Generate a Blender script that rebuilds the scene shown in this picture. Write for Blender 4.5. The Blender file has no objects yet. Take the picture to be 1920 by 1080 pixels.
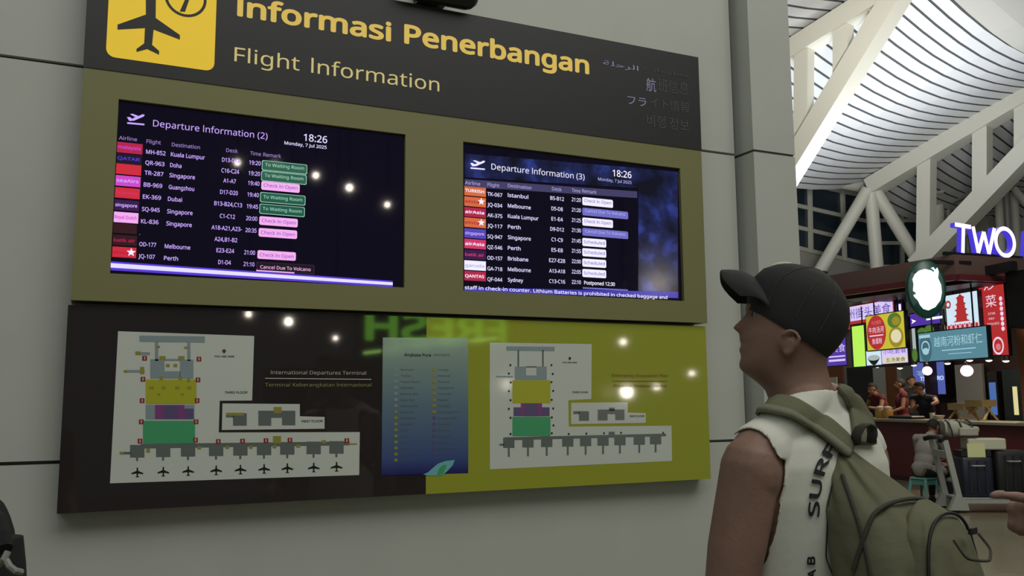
import bpy, bmesh, math, random
import numpy as np
from mathutils import Vector, Matrix
from mathutils.bvhtree import BVHTree
from mathutils.geometry import tessellate_polygon
random.seed(7)
SC = bpy.context.scene
COL = SC.collection
PI = math.pi
# ------------------------------------------------------------------ camera
F_PX = 1675.86
YAW, PITCH, ROLL = math.radians(25.05), math.radians(7.223), math.radians(-.458)
BW = 2.6                                   # width of the sign board in metres
CAM = np.array([.0305 * BW, -1.2683 * BW - .10, 1.60])
_cy, _sy, _cp, _sp, _cr, _sr = math.cos(YAW), math.sin(YAW), math.cos(PITCH), math.sin(PITCH), math.cos(ROLL), math.sin(ROLL)
FW = np.array([_sy * _cp, _cy * _cp, _sp])
_r0 = np.array([_cy, -_sy, 0]); _u0 = np.cross(_r0, FW)
RT = _cr * _r0 + _sr * _u0
UP = -_sr * _r0 + _cr * _u0
FH = np.array([_sy, _cy, 0.]); RH = np.array([_cy, -_sy, 0.]); ZZ = np.array([0, 0, 1.])
cd = bpy.data.cameras.new('camera'); cam = bpy.data.objects.new('camera', cd); COL.objects.link(cam)
cd.sensor_width = 36; cd.lens = 36 * F_PX / 1920; cd.clip_start = .05; cd.clip_end = 300
cam.matrix_world = Matrix(((RT[0], UP[0], -FW[0], CAM[0]), (RT[1], UP[1], -FW[1], CAM[1]), (RT[2], UP[2], -FW[2], CAM[2]), (0, 0, 0, 1)))
SC.camera = cam
SC.view_settings.view_transform = 'Standard'; SC.view_settings.look = 'None'
SC.view_settings.exposure = 0.0; SC.view_settings.gamma = 1.0
SC.cycles.max_bounces = 6; SC.cycles.diffuse_bounces = 3; SC.cycles.glossy_bounces = 3
SC.cycles.sample_clamp_indirect = 4.0
# ------------------------------------------------------------------ world and hall light
wd = bpy.data.worlds.new('hall_air'); SC.world = wd; wd.use_nodes = True
wd.node_tree.nodes['Background'].inputs[0].default_value = (.80, .90, .84, 1)
wd.node_tree.nodes['Background'].inputs[1].default_value = .075
def area_lamp(name, loc, aim, size, power, color=(1, 1, 1), spread=180):
    l = bpy.data.lights.new(name, 'AREA'); l.shape = 'RECTANGLE'; l.size, l.size_y = size
    l.energy = power; l.color = color; l.spread = math.radians(spread)
    o = bpy.data.objects.new(name, l); COL.objects.link(o); o.location = loc
    o.rotation_euler = (Vector(aim) - Vector(loc)).to_track_quat('-Z', 'Y').to_euler()
    return o
def hp_at(u, v, Z): return tuple(CAM + Z * (FW + (u - 960) / F_PX * RT - (v - 540) / F_PX * UP))
area_lamp('unseen_hall_light', (2.8, -5.2, 8.2), (1.6, 0, 1.8), (9, 5), 300, (1, .97, .90))  # unseen broad lamps added as the hall's overhead light
area_lamp('unseen_hall_light', (-4.0, -6.5, 7.5), (0.5, 0, 2.0), (4, 4), 70, (.95, 1, .98))
area_lamp('unseen_hall_light', (9.0, 2.0, 7.5), (8.0, 7, 0), (3, 3), 270, (1, .93, .80))  # also unseen, added to lift floor, counter and trolley
area_lamp('roof_fill_light', hp_at(1640, 470, 20), hp_at(1600, 200, 21), (2.5, 2.5), 250, (.86, .93, 1))  # unseen uplights added to brighten the slatted roof
area_lamp('roof_fill_light', hp_at(1860, 470, 21), hp_at(1800, 150, 20), (2.5, 2.5), 200, (.90, .94, 1))
area_lamp('roof_fill_light', hp_at(1700, 380, 9), hp_at(1640, -100, 14), (2, 2), 22, (.95, .95, 1))
area_lamp('truss_fill_light', hp_at(2020, 120, 8), hp_at(1650, 110, 22), (2, 2), 105, (1, .98, .92), 50)  # unseen fill added outside the frame to brighten the trusses
# ------------------------------------------------------------------ pixel <-> place
def ray(u, v): return FW + (u - 960) / F_PX * RT - (v - 540) / F_PX * UP
def U(u, v, Z): return CAM + Z * ray(u, v)
def on_plane(u, v, n, c):
    d = ray(u, v); return CAM + d * ((c - CAM @ n) / (d @ n))
def PY(u, v, y): return on_plane(u, v, np.array([0, 1., 0]), y)
def nrm(a): a = np.asarray(a, float); return a / np.linalg.norm(a)
# ------------------------------------------------------------------ materials
def lin(c):
    if isinstance(c, str):
        c = [int(c[i:i + 2], 16) for i in (0, 2, 4)]
    return tuple(((x / 255) / 12.92 if x / 255 <= .04045 else ((x / 255 + .055) / 1.055) ** 2.4) for x in c)
MATS = {}
def mat(name, col, rough=.6, metal=0, emit=None, es=1.0, noise=0, nscale=30, bump=0, bscale=60, spec=.5, trans=0, alpha=1):
    m = bpy.data.materials.new(name); m.use_nodes = True; MATS[name] = m
    nt = m.node_tree; b = nt.nodes['Principled BSDF']
    rgb = lin(col) if isinstance(col, str) else col
    b.inputs['Base Color'].default_value = (*rgb, 1); b.inputs['Roughness'].default_value = rough
    b.inputs['Metallic'].default_value = metal; b.inputs['Specular IOR Level'].default_value = spec
    b.inputs['Transmission Weight'].default_value = trans; b.inputs['Alpha'].default_value = alpha
    if emit is not None:
        e = lin(emit) if isinstance(emit, str) else emit
        b.inputs['Emission Color'].default_value = (*e, 1); b.inputs['Emission Strength'].default_value = es
    if noise or bump:
        tc = nt.nodes.new('ShaderNodeTexCoord')
    if noise:
        n = nt.nodes.new('ShaderNodeTexNoise'); n.inputs['Scale'].default_value = nscale; n.inputs['Detail'].default_value = 5
        nt.links.new(tc.outputs['Object'], n.inputs['Vector'])
        r = nt.nodes.new('ShaderNodeValToRGB')
        r.color_ramp.elements[0].position = .3; r.color_ramp.elements[1].position = .7
        r.color_ramp.elements[0].color = (*[c * (1 - noise) for c in rgb], 1)
        r.color_ramp.elements[1].color = (*[min(1, c * (1 + noise)) for c in rgb], 1)
        nt.links.new(n.outputs['Fac'], r.inputs['Fac']); nt.links.new(r.outputs['Color'], b.inputs['Base Color'])
    if bump:
        n2 = nt.nodes.new('ShaderNodeTexNoise'); n2.inputs['Scale'].default_value = bscale; n2.inputs['Detail'].default_value = 4
        nt.links.new(tc.outputs['Object'], n2.inputs['Vector'])
        bp = nt.nodes.new('ShaderNodeBump'); bp.inputs['Strength'].default_value = bump; bp.inputs['Distance'].default_value = .01
        nt.links.new(n2.outputs['Fac'], bp.inputs['Height']); nt.links.new(bp.outputs['Normal'], b.inputs['Normal'])
    return m
def glow(name, col, s=1.0, rough=.4):
    return mat(name, (.02, .02, .02), rough, emit=col, es=s)
# ------------------------------------------------------------------ mesh builder
class MB:
    def __init__(self, m=None): self.v = []; self.f = []; self.fm = []; self.cur = m; self.smooth = []; self.sm = False
    def add(self, vs, fs, m=None):
        k = len(self.v); self.v += [tuple(map(float, p)) for p in vs]
        for f in fs:
            self.f.append(tuple(i + k for i in f)); self.fm.append(m or self.cur); self.smooth.append(self.sm)
        return self
    def hexa(self, p, m=None):       # 8 corners: bottom 4 (ccw), top 4
        return self.add(p, [(3, 2, 1, 0), (4, 5, 6, 7), (0, 1, 5, 4), (1, 2, 6, 5), (2, 3, 7, 6), (3, 0, 4, 7)], m)
    def box(self, c, s, ax=None, m=None):
        ax = ax or ((1, 0, 0), (0, 1, 0), (0, 0, 1)); X, Y, Z = [np.array(a, float) * h / 2 for a, h in zip(ax, s)]; c = np.array(c, float)
        return self.hexa([c - X - Y - Z, c + X - Y - Z, c + X + Y - Z, c - X + Y - Z, c - X - Y + Z, c + X - Y + Z, c + X + Y + Z, c - X + Y + Z], m)
    def rbox(self, c, s, r, ax=None, m=None, n=4):  # box with rounded vertical edges and eased top and bottom rims
        ax = ax or ((1, 0, 0), (0, 1, 0), (0, 0, 1)); X, Y, Z = [np.array(a, float) for a in ax]; c = np.array(c, float)
        r = min(r, s[0] / 2.01, s[1] / 2.01); e = min(r * .6, s[2] / 2.2); rings = []
        for dz, ins in ((-s[2] / 2, e), (-s[2] / 2 + e * .35, e * .35), (-s[2] / 2 + e, 0), (s[2] / 2 - e, 0), (s[2] / 2 - e * .35, e * .35), (s[2] / 2, e)):
            ring = []
            for qx, qy, a0 in ((1, 1, 0), (-1, 1, PI / 2), (-1, -1, PI), (1, -1, 1.5 * PI)):
                for k in range(n + 1):
                    a = a0 + PI / 2 * k / n
                    ring.append(c + X * (qx * (s[0] / 2 - r) + (r - ins) * math.cos(a)) + Y * (qy * (s[1] / 2 - r) + (r - ins) * math.sin(a)) + Z * dz)
            rings.append(ring)
        return self.loft(rings, m=m)
    def beam(self, p, q, w, h, up=(0, 0, 1), m=None):
        p = np.array(p, float); q = np.array(q, float); d = nrm(q - p); s = nrm(np.cross(d, up)); t = np.cross(s, d)
        return self.box((p + q) / 2, (np.linalg.norm(q - p), w, h), (d, s, t), m)
    def loft(self, rings, cap=True, m=None, closed=True):
        n = len(rings[0]); vs = [p for r in rings for p in r]; fs = []
        for i in range(len(rings) - 1):
            for j in range(n if closed else n - 1):
                k = (j + 1) % n; fs.append((i * n + j, i * n + k, (i + 1) * n + k, (i + 1) * n + j))
        if cap:
            fs.append(tuple(range(n - 1, -1, -1))); fs.append(tuple(range((len(rings) - 1) * n, len(rings) * n)))
        return self.add(vs, fs, m)
    def tube(self, path, r, n=10, m=None, flat=None, cap=True):
        path = [np.array(p, float) for p in path]; rr = r if hasattr(r, '__len__') else [r] * len(path); rings = []; s = None
        for i, p in enumerate(path):
            d = nrm(path[min(i + 1, len(path) - 1)] - path[max(i - 1, 0)])
            if s is None:
                a = np.array([0, 0, 1.]) if abs(d[2]) < .9 else np.array([1., 0, 0]); s = nrm(np.cross(d, a))
            s = nrm(s - d * (s @ d)); t = np.cross(d, s)
            rings.append([p + rr[i] * (math.cos(2 * PI * k / n) * s + math.sin(2 * PI * k / n) * t) for k in range(n)])
        return self.loft(rings, cap, m)
    def capsule(self, p, r0, q, r1, n=16, m=None):
        p = np.array(p, float); q = np.array(q, float); d = nrm(q - p); pts = []; rr = []
        for a in (80, 55, 28): pts.append(p - d * r0 * math.sin(math.radians(a))); rr.append(r0 * math.cos(math.radians(a)))
        pts += [p, q]; rr += [r0, r1]
        for a in (28, 55, 80): pts.append(q + d * r1 * math.sin(math.radians(a))); rr.append(r1 * math.cos(math.radians(a)))
        return self.tube(pts, rr, n, m)
    def ell(self, c, rx, ry, rz, ax=None, n=16, k=10, m=None):
        ax = ax or ((1, 0, 0), (0, 1, 0), (0, 0, 1)); X, Y, Z = [np.array(a, float) for a in ax]; c = np.array(c, float); rings = []
        for i in range(k + 1):
            a = -PI / 2 * .97 + PI * .97 * i / k; rings.append([c + Z * rz * math.sin(a) + math.cos(a) * (X * rx * math.cos(2 * PI * j / n) + Y * ry * math.sin(2 * PI * j / n)) for j in range(n)])
        return self.loft(rings, True, m)
    def lathe(self, c, prof, n=20, axis=(0, 0, 1), m=None):
        z = nrm(axis); x = nrm(np.cross(z, (1, 0, 0) if abs(z[0]) < .8 else (0, 1, 0))); y = np.cross(z, x); c = np.array(c, float)
        return self.loft([[c + z * h + r * (math.cos(2 * PI * j / n) * x + math.sin(2 * PI * j / n) * y) for j in range(n)] for r, h in prof], True, m)
    def prism(self, pts, depth, m=None):   # planar polygon, thickness vector depth
        pts = [np.array(p, float) for p in pts]; n = len(pts); depth = np.array(depth, float)
        tris = tessellate_polygon([[Vector(p) for p in pts]])
        fs = [t for t in tris] + [tuple(i + n for i in reversed(t)) for t in tris]
        fs += [(i, (i + 1) % n, (i + 1) % n + n, i + n) for i in range(n)]
        return self.add(pts + [p + depth for p in pts], fs, m)
    def build(self, name, m=None, parent=None, fix=True):
        me = bpy.data.meshes.new(name); org = np.array(ORG.get(parent.name, (0, 0, 0))) if parent else np.zeros(3)
        me.from_pydata([tuple(np.array(p) - org) for p in self.v], [], self.f)
        names = []
        for x in self.fm:
            x = x or m
            if x not in names: names.append(x)
        for x in names: me.materials.append(MATS[x])
        for i, p in enumerate(me.polygons):
            p.material_index = names.index(self.fm[i] or m); p.use_smooth = self.smooth[i]
        if fix:
            bm = bmesh.new(); bm.from_mesh(me); bmesh.ops.recalc_face_normals(bm, faces=bm.faces); bm.to_mesh(me); bm.free()
        return link(name, me, parent)
ORG = {}
def link(name, me, parent=None):
    o = bpy.data.objects.new(name, me); COL.objects.link(o)
    if parent: o.parent = parent; ORG[o.name] = ORG.get(parent.name, (0, 0, 0))
    return o
def tag(o, label, cat=None, group=None, kind=None):
    if label: o['label'] = label
    if cat: o['category'] = cat
    if group: o['group'] = group
    if kind: o['kind'] = kind
    return o
def thing(name, label, cat, loc=(0, 0, 0), group=None):
    o = bpy.data.objects.new(name, None); COL.objects.link(o); o.location = tuple(map(float, loc)); o.empty_display_size = .1
    ORG[o.name] = tuple(map(float, loc)); return tag(o, label, cat, group)
def struct(name, mb, m, fix=True):
    o = mb.build(name, m, None, fix); o['kind'] = 'structure'; return o
def smooth(o, ang=40):
    for p in o.data.polygons: p.use_smooth = True
    try: o.data.set_sharp_from_angle(angle=math.radians(ang))
    except Exception: pass
    return o
def copy_tree(o, loc=None, parent=None):
    c = o.copy(); COL.objects.link(c); c.parent = parent
    if loc is not None: c.location = tuple(map(float, loc))
    for ch in o.children: copy_tree(ch, None, c)
    return c
# ------------------------------------------------------------------ lettering
_TC = {}
import os
def face(f):            # the sans faces that ship with Blender itself
    try: return bpy.data.fonts.load(os.path.join(bpy.utils.system_resource('DATAFILES', path='fonts'), f))
    except Exception: return None
SANS, HAN, ARAB = face('NotoSansHebrew-Regular.woff2'), face('Noto Sans CJK Regular.woff2'), face('NotoSansArabic-VariableFont_wdth,wght.woff2')
def glyphs(s, bold=0, res=3):
    k = (s, round(bold, 3), res)
    if k not in _TC:
        c = bpy.data.curves.new('lettering', 'FONT'); top_ = max(ord(q) for q in s); c.body = s.replace('I', 'l') if top_ < 0x300 else s; c.size = 1; c.resolution_u = res
        top = max(ord(q) for q in s); f = SANS if top < 0x300 else (ARAB if top > 0xFB00 and top < 0xFF00 else HAN)
        if f: c.font = f
        o = bpy.data.objects.new('lettering', c); me = o.to_mesh()
        V = np.array([v.co[:2] for v in me.vertices]) if len(me.vertices) else np.zeros((1, 2)); Fs = [tuple(p.vertices) for p in me.polygons]
        o.to_mesh_clear(); bpy.data.objects.remove(o); bpy.data.curves.remove(c)
        if f is HAN and f:   # that face is drawn small in its box: bring an ideograph to full height
            if '_han' not in _TC: _TC['_han'] = 1; r_ = glyphs('国', 0, 2)[0]; _TC['_han'] = .88 / max(1e-6, r_[:, 1].max() - r_[:, 1].min())
            V = V * _TC['_han']
        if bold > .005:            # heavier strokes: the outline laid over itself a little to every side
            n = len(V); sh = [(0, 0)] + [(bold * math.cos(t), bold * math.sin(t)) for t in np.linspace(0, 2 * PI, 8 if bold > .02 else 4, endpoint=False)]
            Fs = [tuple(i + n * q for i in f_) for q in range(len(sh)) for f_ in Fs]; V = np.concatenate([V + np.array(d) for d in sh])
        _TC[k] = (V, Fs)
    return _TC[k]
class Plane:                          # a flat face in the place: origin, right and up
    def __init__(self, o, x, y): self.o = np.array(o, float); self.x = nrm(x); self.y = nrm(y); self.n = np.cross(self.x, self.y)
    def at(self, a, b, off=0): return self.o + a * self.x + b * self.y + off * self.n
    def px(self, u, v):
        p = on_plane(u, v, self.n, self.o @ self.n) - self.o; return p @ self.x, p @ self.y
    def text(self, mb, s, x0, x1, y, h, off=.0006, bold=0, m=None, res=3, mono=None):
        """lettering from x0 to x1 on baseline y with cap height h (x1 None: natural width)"""
        V, Fs = glyphs(s, bold, res); a, b = V[:, 0].min(), V[:, 0].max(); k = h / .715
        sx = k if x1 is None else (x1 - x0) / max(1e-6, b - a)
        mb.add([self.at(x0 + (p[0] - a) * sx, y + p[1] * k, off) for p in V], Fs, m); return x0 + (b - a) * sx
    def ptext(self, mb, s, u0, v0, u1, v1, hpx, off=.0006, bold=0, m=None, res=3):
        """the same, from the pixel where the baseline begins to the one where it ends"""
        a, b = self.px(u0, v0); c, d = self.px(u1, v1); e = self.px(u0, v0 - hpx)[1] - b
        self.text(mb, s, a, c, (b + d) / 2, e, off, bold, m, res)
    def rect(self, mb, x0, y0, x1, y1, off=0, th=0, m=None):
        if th: return mb.hexa([self.at(x0, y0, off - th), self.at(x1, y0, off - th), self.at(x1, y0, off), self.at(x0, y0, off), self.at(x0, y1, off - th), self.at(x1, y1, off - th), self.at(x1, y1, off), self.at(x0, y1, off)], m)
        return mb.add([self.at(x0, y0, off), self.at(x1, y0, off), self.at(x1, y1, off), self.at(x0, y1, off)], [(0, 1, 2, 3)], m)
    def rrect(self, mb, x0, y0, x1, y1, r, off=0, m=None, n=5):
        pts = []
        for cx, cy, a0 in ((x1 - r, y1 - r, 0), (x0 + r, y1 - r, 90), (x0 + r, y0 + r, 180), (x1 - r, y0 + r, 270)):
            for k in range(n + 1):
                a = math.radians(a0 + 90 * k / n); pts.append(self.at(cx + r * math.cos(a), cy + r * math.sin(a), off))
        return mb.add(pts, [tuple(range(len(pts)))], m)
    def poly(self, mb, pts, off=0, m=None):
        P = [self.at(a, b, off) for a, b in pts]
        return mb.add(P, [t if True else t for t in tessellate_polygon([[Vector(p) for p in P]])], m)
    def ring(self, mb, cx, cy, r0, r1, off=0, m=None, n=40, sy=1):
        vs = []
        for k in range(n):
            a = 2 * PI * k / n
            vs += [self.at(cx + r0 * math.cos(a), cy + sy * r0 * math.sin(a), off), self.at(cx + r1 * math.cos(a), cy + sy * r1 * math.sin(a), off)]
        return mb.add(vs, [(2 * k, 2 * k + 1, (2 * k + 3) % (2 * n), (2 * k + 2) % (2 * n)) for k in range(n)], m)
    def disc(self, mb, cx, cy, r, off=0, m=None, n=24, sy=1):
        return mb.add([self.at(cx + r * math.cos(2 * PI * k / n), cy + sy * r * math.sin(2 * PI * k / n), off) for k in range(n)], [tuple(range(n))], m)
# ================================================================== materials
mat('wall_panel', 'c4c7c0', .45, noise=.03, nscale=3); mat('joint', '565a52', .7); mat('olive_paint', '858458', .5)
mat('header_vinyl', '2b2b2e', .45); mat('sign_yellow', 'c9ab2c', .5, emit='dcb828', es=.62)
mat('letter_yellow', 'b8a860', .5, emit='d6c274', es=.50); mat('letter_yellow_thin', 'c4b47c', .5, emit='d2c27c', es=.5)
mat('letter_lilac', '9a97b8', .5, emit='8f8cc0', es=.16); mat('letter_grey', '55555c', .5)
mat('board_brown', '332e2e', .035); mat('board_lime', 'a4ab3c', .045); mat('sheet_white', 'd6dcd4', .07)
mat('sheet_edge', '2a2a24', .2); mat('map_slate', '6d7674', .2); mat('map_bluegrey', '93a4a8', .2); mat('map_yellow', 'b9bb35', .2)
mat('map_magenta', '8d4c8e', .2); mat('map_violet', '6a5a86', .2); mat('map_green', '4fae78', .2); mat('map_red', 'a02a30', .2)
mat('map_black', '22241f', .2); mat('map_cream', 'c9cbb6', .2); mat('map_gold', '9d9a45', .2); mat('print_grey', '6f7a74', .3); mat('print_red', '8c4a2c', .3)
mat('print_white', 'c8c8c0', .3); mat('print_olive', '9c9a66', .3); mat('leaf_cyan', '7cc0cc', .2)
mat('screen_black', '08060c', .035, emit='1c1434', es=.22); mat('bezel', '131216', .25)
mat('dark_metal', '2e3230', .35, .3); mat('black_plastic', '17181a', .5)
# ================================================================== wall behind the sign
YU, YL = -.10, -.082                     # front faces of the upper cabinet and of the map board
UPP = Plane((0, YU, 0), (1, 0, 0), (0, 0, 1)); LOW = Plane((0, YL, 0), (1, 0, 0), (0, 0, 1)); WAL = Plane((0, 0, 0), (1, 0, 0), (0, 0, 1))
zz = lambda k: 1.6 + (k + .1331) * BW
ZT, ZD, ZM, ZL, ZB = zz(.4841), zz(.3102), zz(0), zz(-.0057), zz(-.2680)
J1 = (WAL.px(0, 98)[1] + WAL.px(1390, 296)[1]) / 2; J2 = WAL.px(0, 870)[1]
PIL = Plane((0, -.10, 0), (1, 0, 0), (0, 0, 1))
XP0 = PIL.px(1413, 287)[0]; XP1 = PIL.px(1491, 300)[0]; XE = XP0 - .028
w = MB('wall_panel'); cuts = [0, J2 - 1.2, J2, J1, J1 + 1.25, J1 + 2.5, 7.5]
xs = [-6.2, -3.6, -1.0 - .35, XE]
for a, b in zip(cuts[:-1], cuts[1:]):
    for c, d in zip(xs[:-1], xs[1:]):
        w.hexa([(c + .006, .02, a + .006), (d - .006, .02, a + .006), (d - .006, 0, a + .006), (c + .006, 0, a + .006), (c + .006, .02, b - .006), (d - .006, .02, b - .006), (d - .006, 0, b - .006), (c + .006, 0, b - .006)])
w.box((-2.4, .17, 3.75), (9.9, .3, 7.5), m='joint')
struct('wall_left', w, 'wall_panel')
w = MB('wall_panel')
for a, b in zip(cuts[:-1], cuts[1:]):
    w.box(((XP0 + XP1) / 2, .25, (a + b) / 2), (XP1 - XP0, .70, b - a - .012))
w.box(((XP0 + XP1) / 2, .25, 3.75), (XP1 - XP0 - .012, .688, 7.5), m='joint')
struct('wall_right', w, 'wall_panel')
# ================================================================== upper sign cabinet
S1 = (zz(0) * 0 + .0443 * BW, .4457 * BW); S2 = (.5406 * BW, .9527 * BW); SZ0, SZ1 = zz(.0368), zz(.2727)
sign = thing('departure_sign', 'wide olive and charcoal cabinet on the wall headed Flight Information in yellow', 'sign', (BW / 2, 0, ZM))
c = MB('olive_paint'); yb = -.058
c.hexa([(0, 0, ZM), (BW, 0, ZM), (BW, yb, ZM), (0, yb, ZM), (0, 0, ZT), (BW, 0, ZT), (BW, yb, ZT), (0, yb, ZT)])
def front(x0, z0, x1, z1): c.hexa([(x0, yb, z0), (x1, yb, z0), (x1, YU, z0), (x0, YU, z0), (x0, yb, z1), (x1, yb, z1), (x1, YU, z1), (x0, YU, z1)])
front(0, ZM, BW, SZ0); front(0, SZ1, BW, ZD); front(0, SZ0, S1[0], SZ1); front(S1[1], SZ0, S2[0], SZ1); front(S2[1], SZ0, BW, SZ1)
front(0, ZD, BW, ZT)
c.build('cabinet', None, sign)
h = MB('header_vinyl'); UPP.rect(h, 0, ZD, BW, ZT, .003, .0028)
h.hexa([(-.001, 0, ZD), (0, 0, ZD), (0, YU - .003, ZD), (-.001, YU - .003, ZD), (-.001, 0, ZT), (0, 0, ZT), (0, YU - .003, ZT), (-.001, YU - .003, ZT)])
h.build('header_panel', None, sign)
# pictogram
x0, x1 = UPP.px(199, 90)[0], UPP.px(402, 110)[0]; z0 = UPP.px(300, 120.5)[1]; z1 = z0 + (x1 - x0)
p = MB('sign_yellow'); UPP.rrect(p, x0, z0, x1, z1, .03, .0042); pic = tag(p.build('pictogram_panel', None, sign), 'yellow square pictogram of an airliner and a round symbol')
def c1(x, y): return UPP.px(120 + x / 2.8236, y / 2.8236)
a = MB('header_vinyl')
half = [(432, -95), (433, 80), (283, 133), (283, 160), (428, 152), (424, 232), (383, 262), (384, 278), (440, 263), (503, 293), (503, 272), (466, 240), (474, 160), (613, 213), (613, 188), (485, 98), (487, -90), (478, -125), (460, -140), (442, -128)]
UPP.poly(a, [c1(*q) for q in half], .0052); a.build('airplane_symbol', None, pic)
a = MB('header_vinyl'); cx, cz = c1(644, -8); r = c1(755, -8)[0] - cx
UPP.ring(a, cx, cz, r * .86, r, .0052)
UPP.poly(a, [c1(*q) for q in ((640, 0), (662, 2), (640, 66), (612, 64))], .0052); UPP.disc(a, c1(660, 0)[0], c1(655, -40)[1], .012, .0052)
a.build('round_symbol', None, pic)
def lettering(name, plane, parent, m, lines, label=None):
    mb = MB(m)
    for s, u0, v0, u1, v1, hp, bold, off in lines: plane.ptext(mb, s, u0, v0, u1, v1, hp, off, bold)
    o = mb.build(name, None, parent, fix=False)
    if label: o['label'] = label
    return o
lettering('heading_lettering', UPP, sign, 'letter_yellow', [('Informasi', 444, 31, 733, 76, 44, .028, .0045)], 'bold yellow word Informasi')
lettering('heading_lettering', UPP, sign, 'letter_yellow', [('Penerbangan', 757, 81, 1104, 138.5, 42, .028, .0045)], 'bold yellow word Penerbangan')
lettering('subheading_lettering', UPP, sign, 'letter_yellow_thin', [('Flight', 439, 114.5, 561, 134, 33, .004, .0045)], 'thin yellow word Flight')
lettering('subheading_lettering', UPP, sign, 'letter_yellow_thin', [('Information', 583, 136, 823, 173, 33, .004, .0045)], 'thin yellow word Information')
m = lettering('arabic_lettering', UPP, sign, 'letter_lilac', [('\uFE94\uFEE0\uFEA3\uFEAE\uFEDF\uFE8D', 1130, 125, 1196, 130, 15, .004, .0045)])
lettering('arabic_lettering', UPP, sign, 'letter_grey', [('\uFE95\uFE8E\uFEE3\uFEEE\uFEE0\uFECC\uFEE3', 1206, 133, 1290, 145, 13, .004, .0045)])
lettering('chinese_lettering', UPP, sign, 'letter_lilac', [('航', 1211, 169, 1229, 171, 19, 0, .0045)])
lettering('chinese_lettering', UPP, sign, 'letter_grey', [('班信息', 1233, 171, 1290, 177, 19, 0, .0045)])
lettering('japanese_lettering', UPP, sign, 'letter_lilac', [('フラ', 1176, 196, 1211, 199, 14, .004, .0045)])
lettering('japanese_lettering', UPP, sign, 'letter_grey', [('イト情報', 1218, 201, 1292, 211, 16, 0, .0045)])
lettering('korean_lettering', UPP, sign, 'letter_grey', [('비행 정보', 1212, 237, 1291, 244, 18, .004, .0045)])
# ================================================================== flight displays
for n, col, s in (('px_lilac', 'c9a8ff', 1.0), ('px_dim', 'a58ad6', .8), ('px_white', 'dcd8ff', 1.0), ('px_head', 'b9b4ea', .8), ('px_pink', 'f3aef0', 1.0), ('px_pale', 'eeeaff', 1.05),
                  ('px_green', '12604c', .75), ('px_greentext', '9fd8c0', .9), ('px_violet', '5a3ae0', .9), ('px_bar', 'dcd6ff', 1.1), ('px_purpletext', '8a4ac0', .9), ('px_lavender', '7a78d8', .8),
                  ('px_lavtext', 'b4b4f4', .9), ('px_bluetext', '6a62c8', .8), ('px_band', '4b4574', .7), ('px_red', 'd8283c', .9), ('px_crimson', 'b8204c', .9), ('px_orange', 'e0703c', .9), ('px_magenta', 'd84ad0', .9),
                  ('px_maroon', '38101c', .7), ('px_plum', '3c1050', .8), ('px_night', '150c24', .8), ('px_ticker', '3f34b4', .9), ('px_rose', 'd8386c', .9), ('px_dark', '07040d', .5), ('px_indigo', '5a4cc8', .8)):
    glow(n, col, s, .15)
def screen_reflection(name, c0, c1_, c2):   # hall reflections painted on the display as glowing blurred blues
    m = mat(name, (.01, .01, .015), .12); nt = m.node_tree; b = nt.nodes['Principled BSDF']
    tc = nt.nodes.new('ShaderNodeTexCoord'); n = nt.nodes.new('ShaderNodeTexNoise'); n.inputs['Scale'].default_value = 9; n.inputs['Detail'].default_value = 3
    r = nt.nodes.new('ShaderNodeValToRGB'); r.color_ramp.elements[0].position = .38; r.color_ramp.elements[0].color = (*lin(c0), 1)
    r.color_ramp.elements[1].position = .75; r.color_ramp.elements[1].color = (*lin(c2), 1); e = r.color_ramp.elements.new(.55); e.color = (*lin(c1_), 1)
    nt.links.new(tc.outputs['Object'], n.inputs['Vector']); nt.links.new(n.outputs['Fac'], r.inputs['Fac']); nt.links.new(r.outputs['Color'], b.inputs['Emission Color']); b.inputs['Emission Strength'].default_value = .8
screen_reflection('px_reflection', '0a0a1c', '1c2454', '3a4cae')
DSP = Plane((0, -.086, 0), (1, 0, 0), (0, 0, 1))
class Disp:
    def __init__(s, name, label, x0, x1, org, k):
        s.org, s.k = org, k; s.t = thing('flight_display', label, 'screen', ((x0 + x1) / 2, -.06, SZ0), None)
        b = MB('bezel'); b.hexa([(x0 + .001, -.0595, SZ0 + .001), (x1 - .001, -.0595, SZ0 + .001), (x1 - .001, -.083, SZ0 + .001), (x0 + .001, -.083, SZ0 + .001), (x0 + .001, -.0595, SZ1 - .001), (x1 - .001, -.0595, SZ1 - .001), (x1 - .001, -.083, SZ1 - .001), (x0 + .001, -.083, SZ1 - .001)])
        b.build('housing', None, s.t)
        g = MB('screen_black'); DSP.rect(g, x0 + .004, SZ0 + .004, x1 - .004, SZ1 - .004, -.001, .0015); s.glass = g.build('screen_glass', None, s.t)
    def px(s, x, y): return s.org[0] + x / s.k, s.org[1] + y / s.k
    def at(s, x, y): return DSP.px(*s.px(x, y))
    def text(s, mb, t, xa, ya, xb, yb, h, bold=.012, off=.0006, m=None):
        DSP.ptext(mb, t, *s.px(xa, ya), *s.px(xb, yb), h / s.k, off, bold, m, 2)
    def quad(s, mb, x0, y0, x1, y1, off=.0003, m=None, r=0):   # spans left-centre (x0,y0) .. right-centre, pixel height y1
        a, b = s.at(x0, y0); c, d = s.at(x1, y0); hh = abs(s.at(x0, y0 + y1 / 2)[1] - b); 
        (DSP.rrect(mb, a, b - hh, c, b + hh, r, off, m, 3) if r else DSP.rect(mb, a, b - hh, c, b + hh, off, 0, m))
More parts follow.
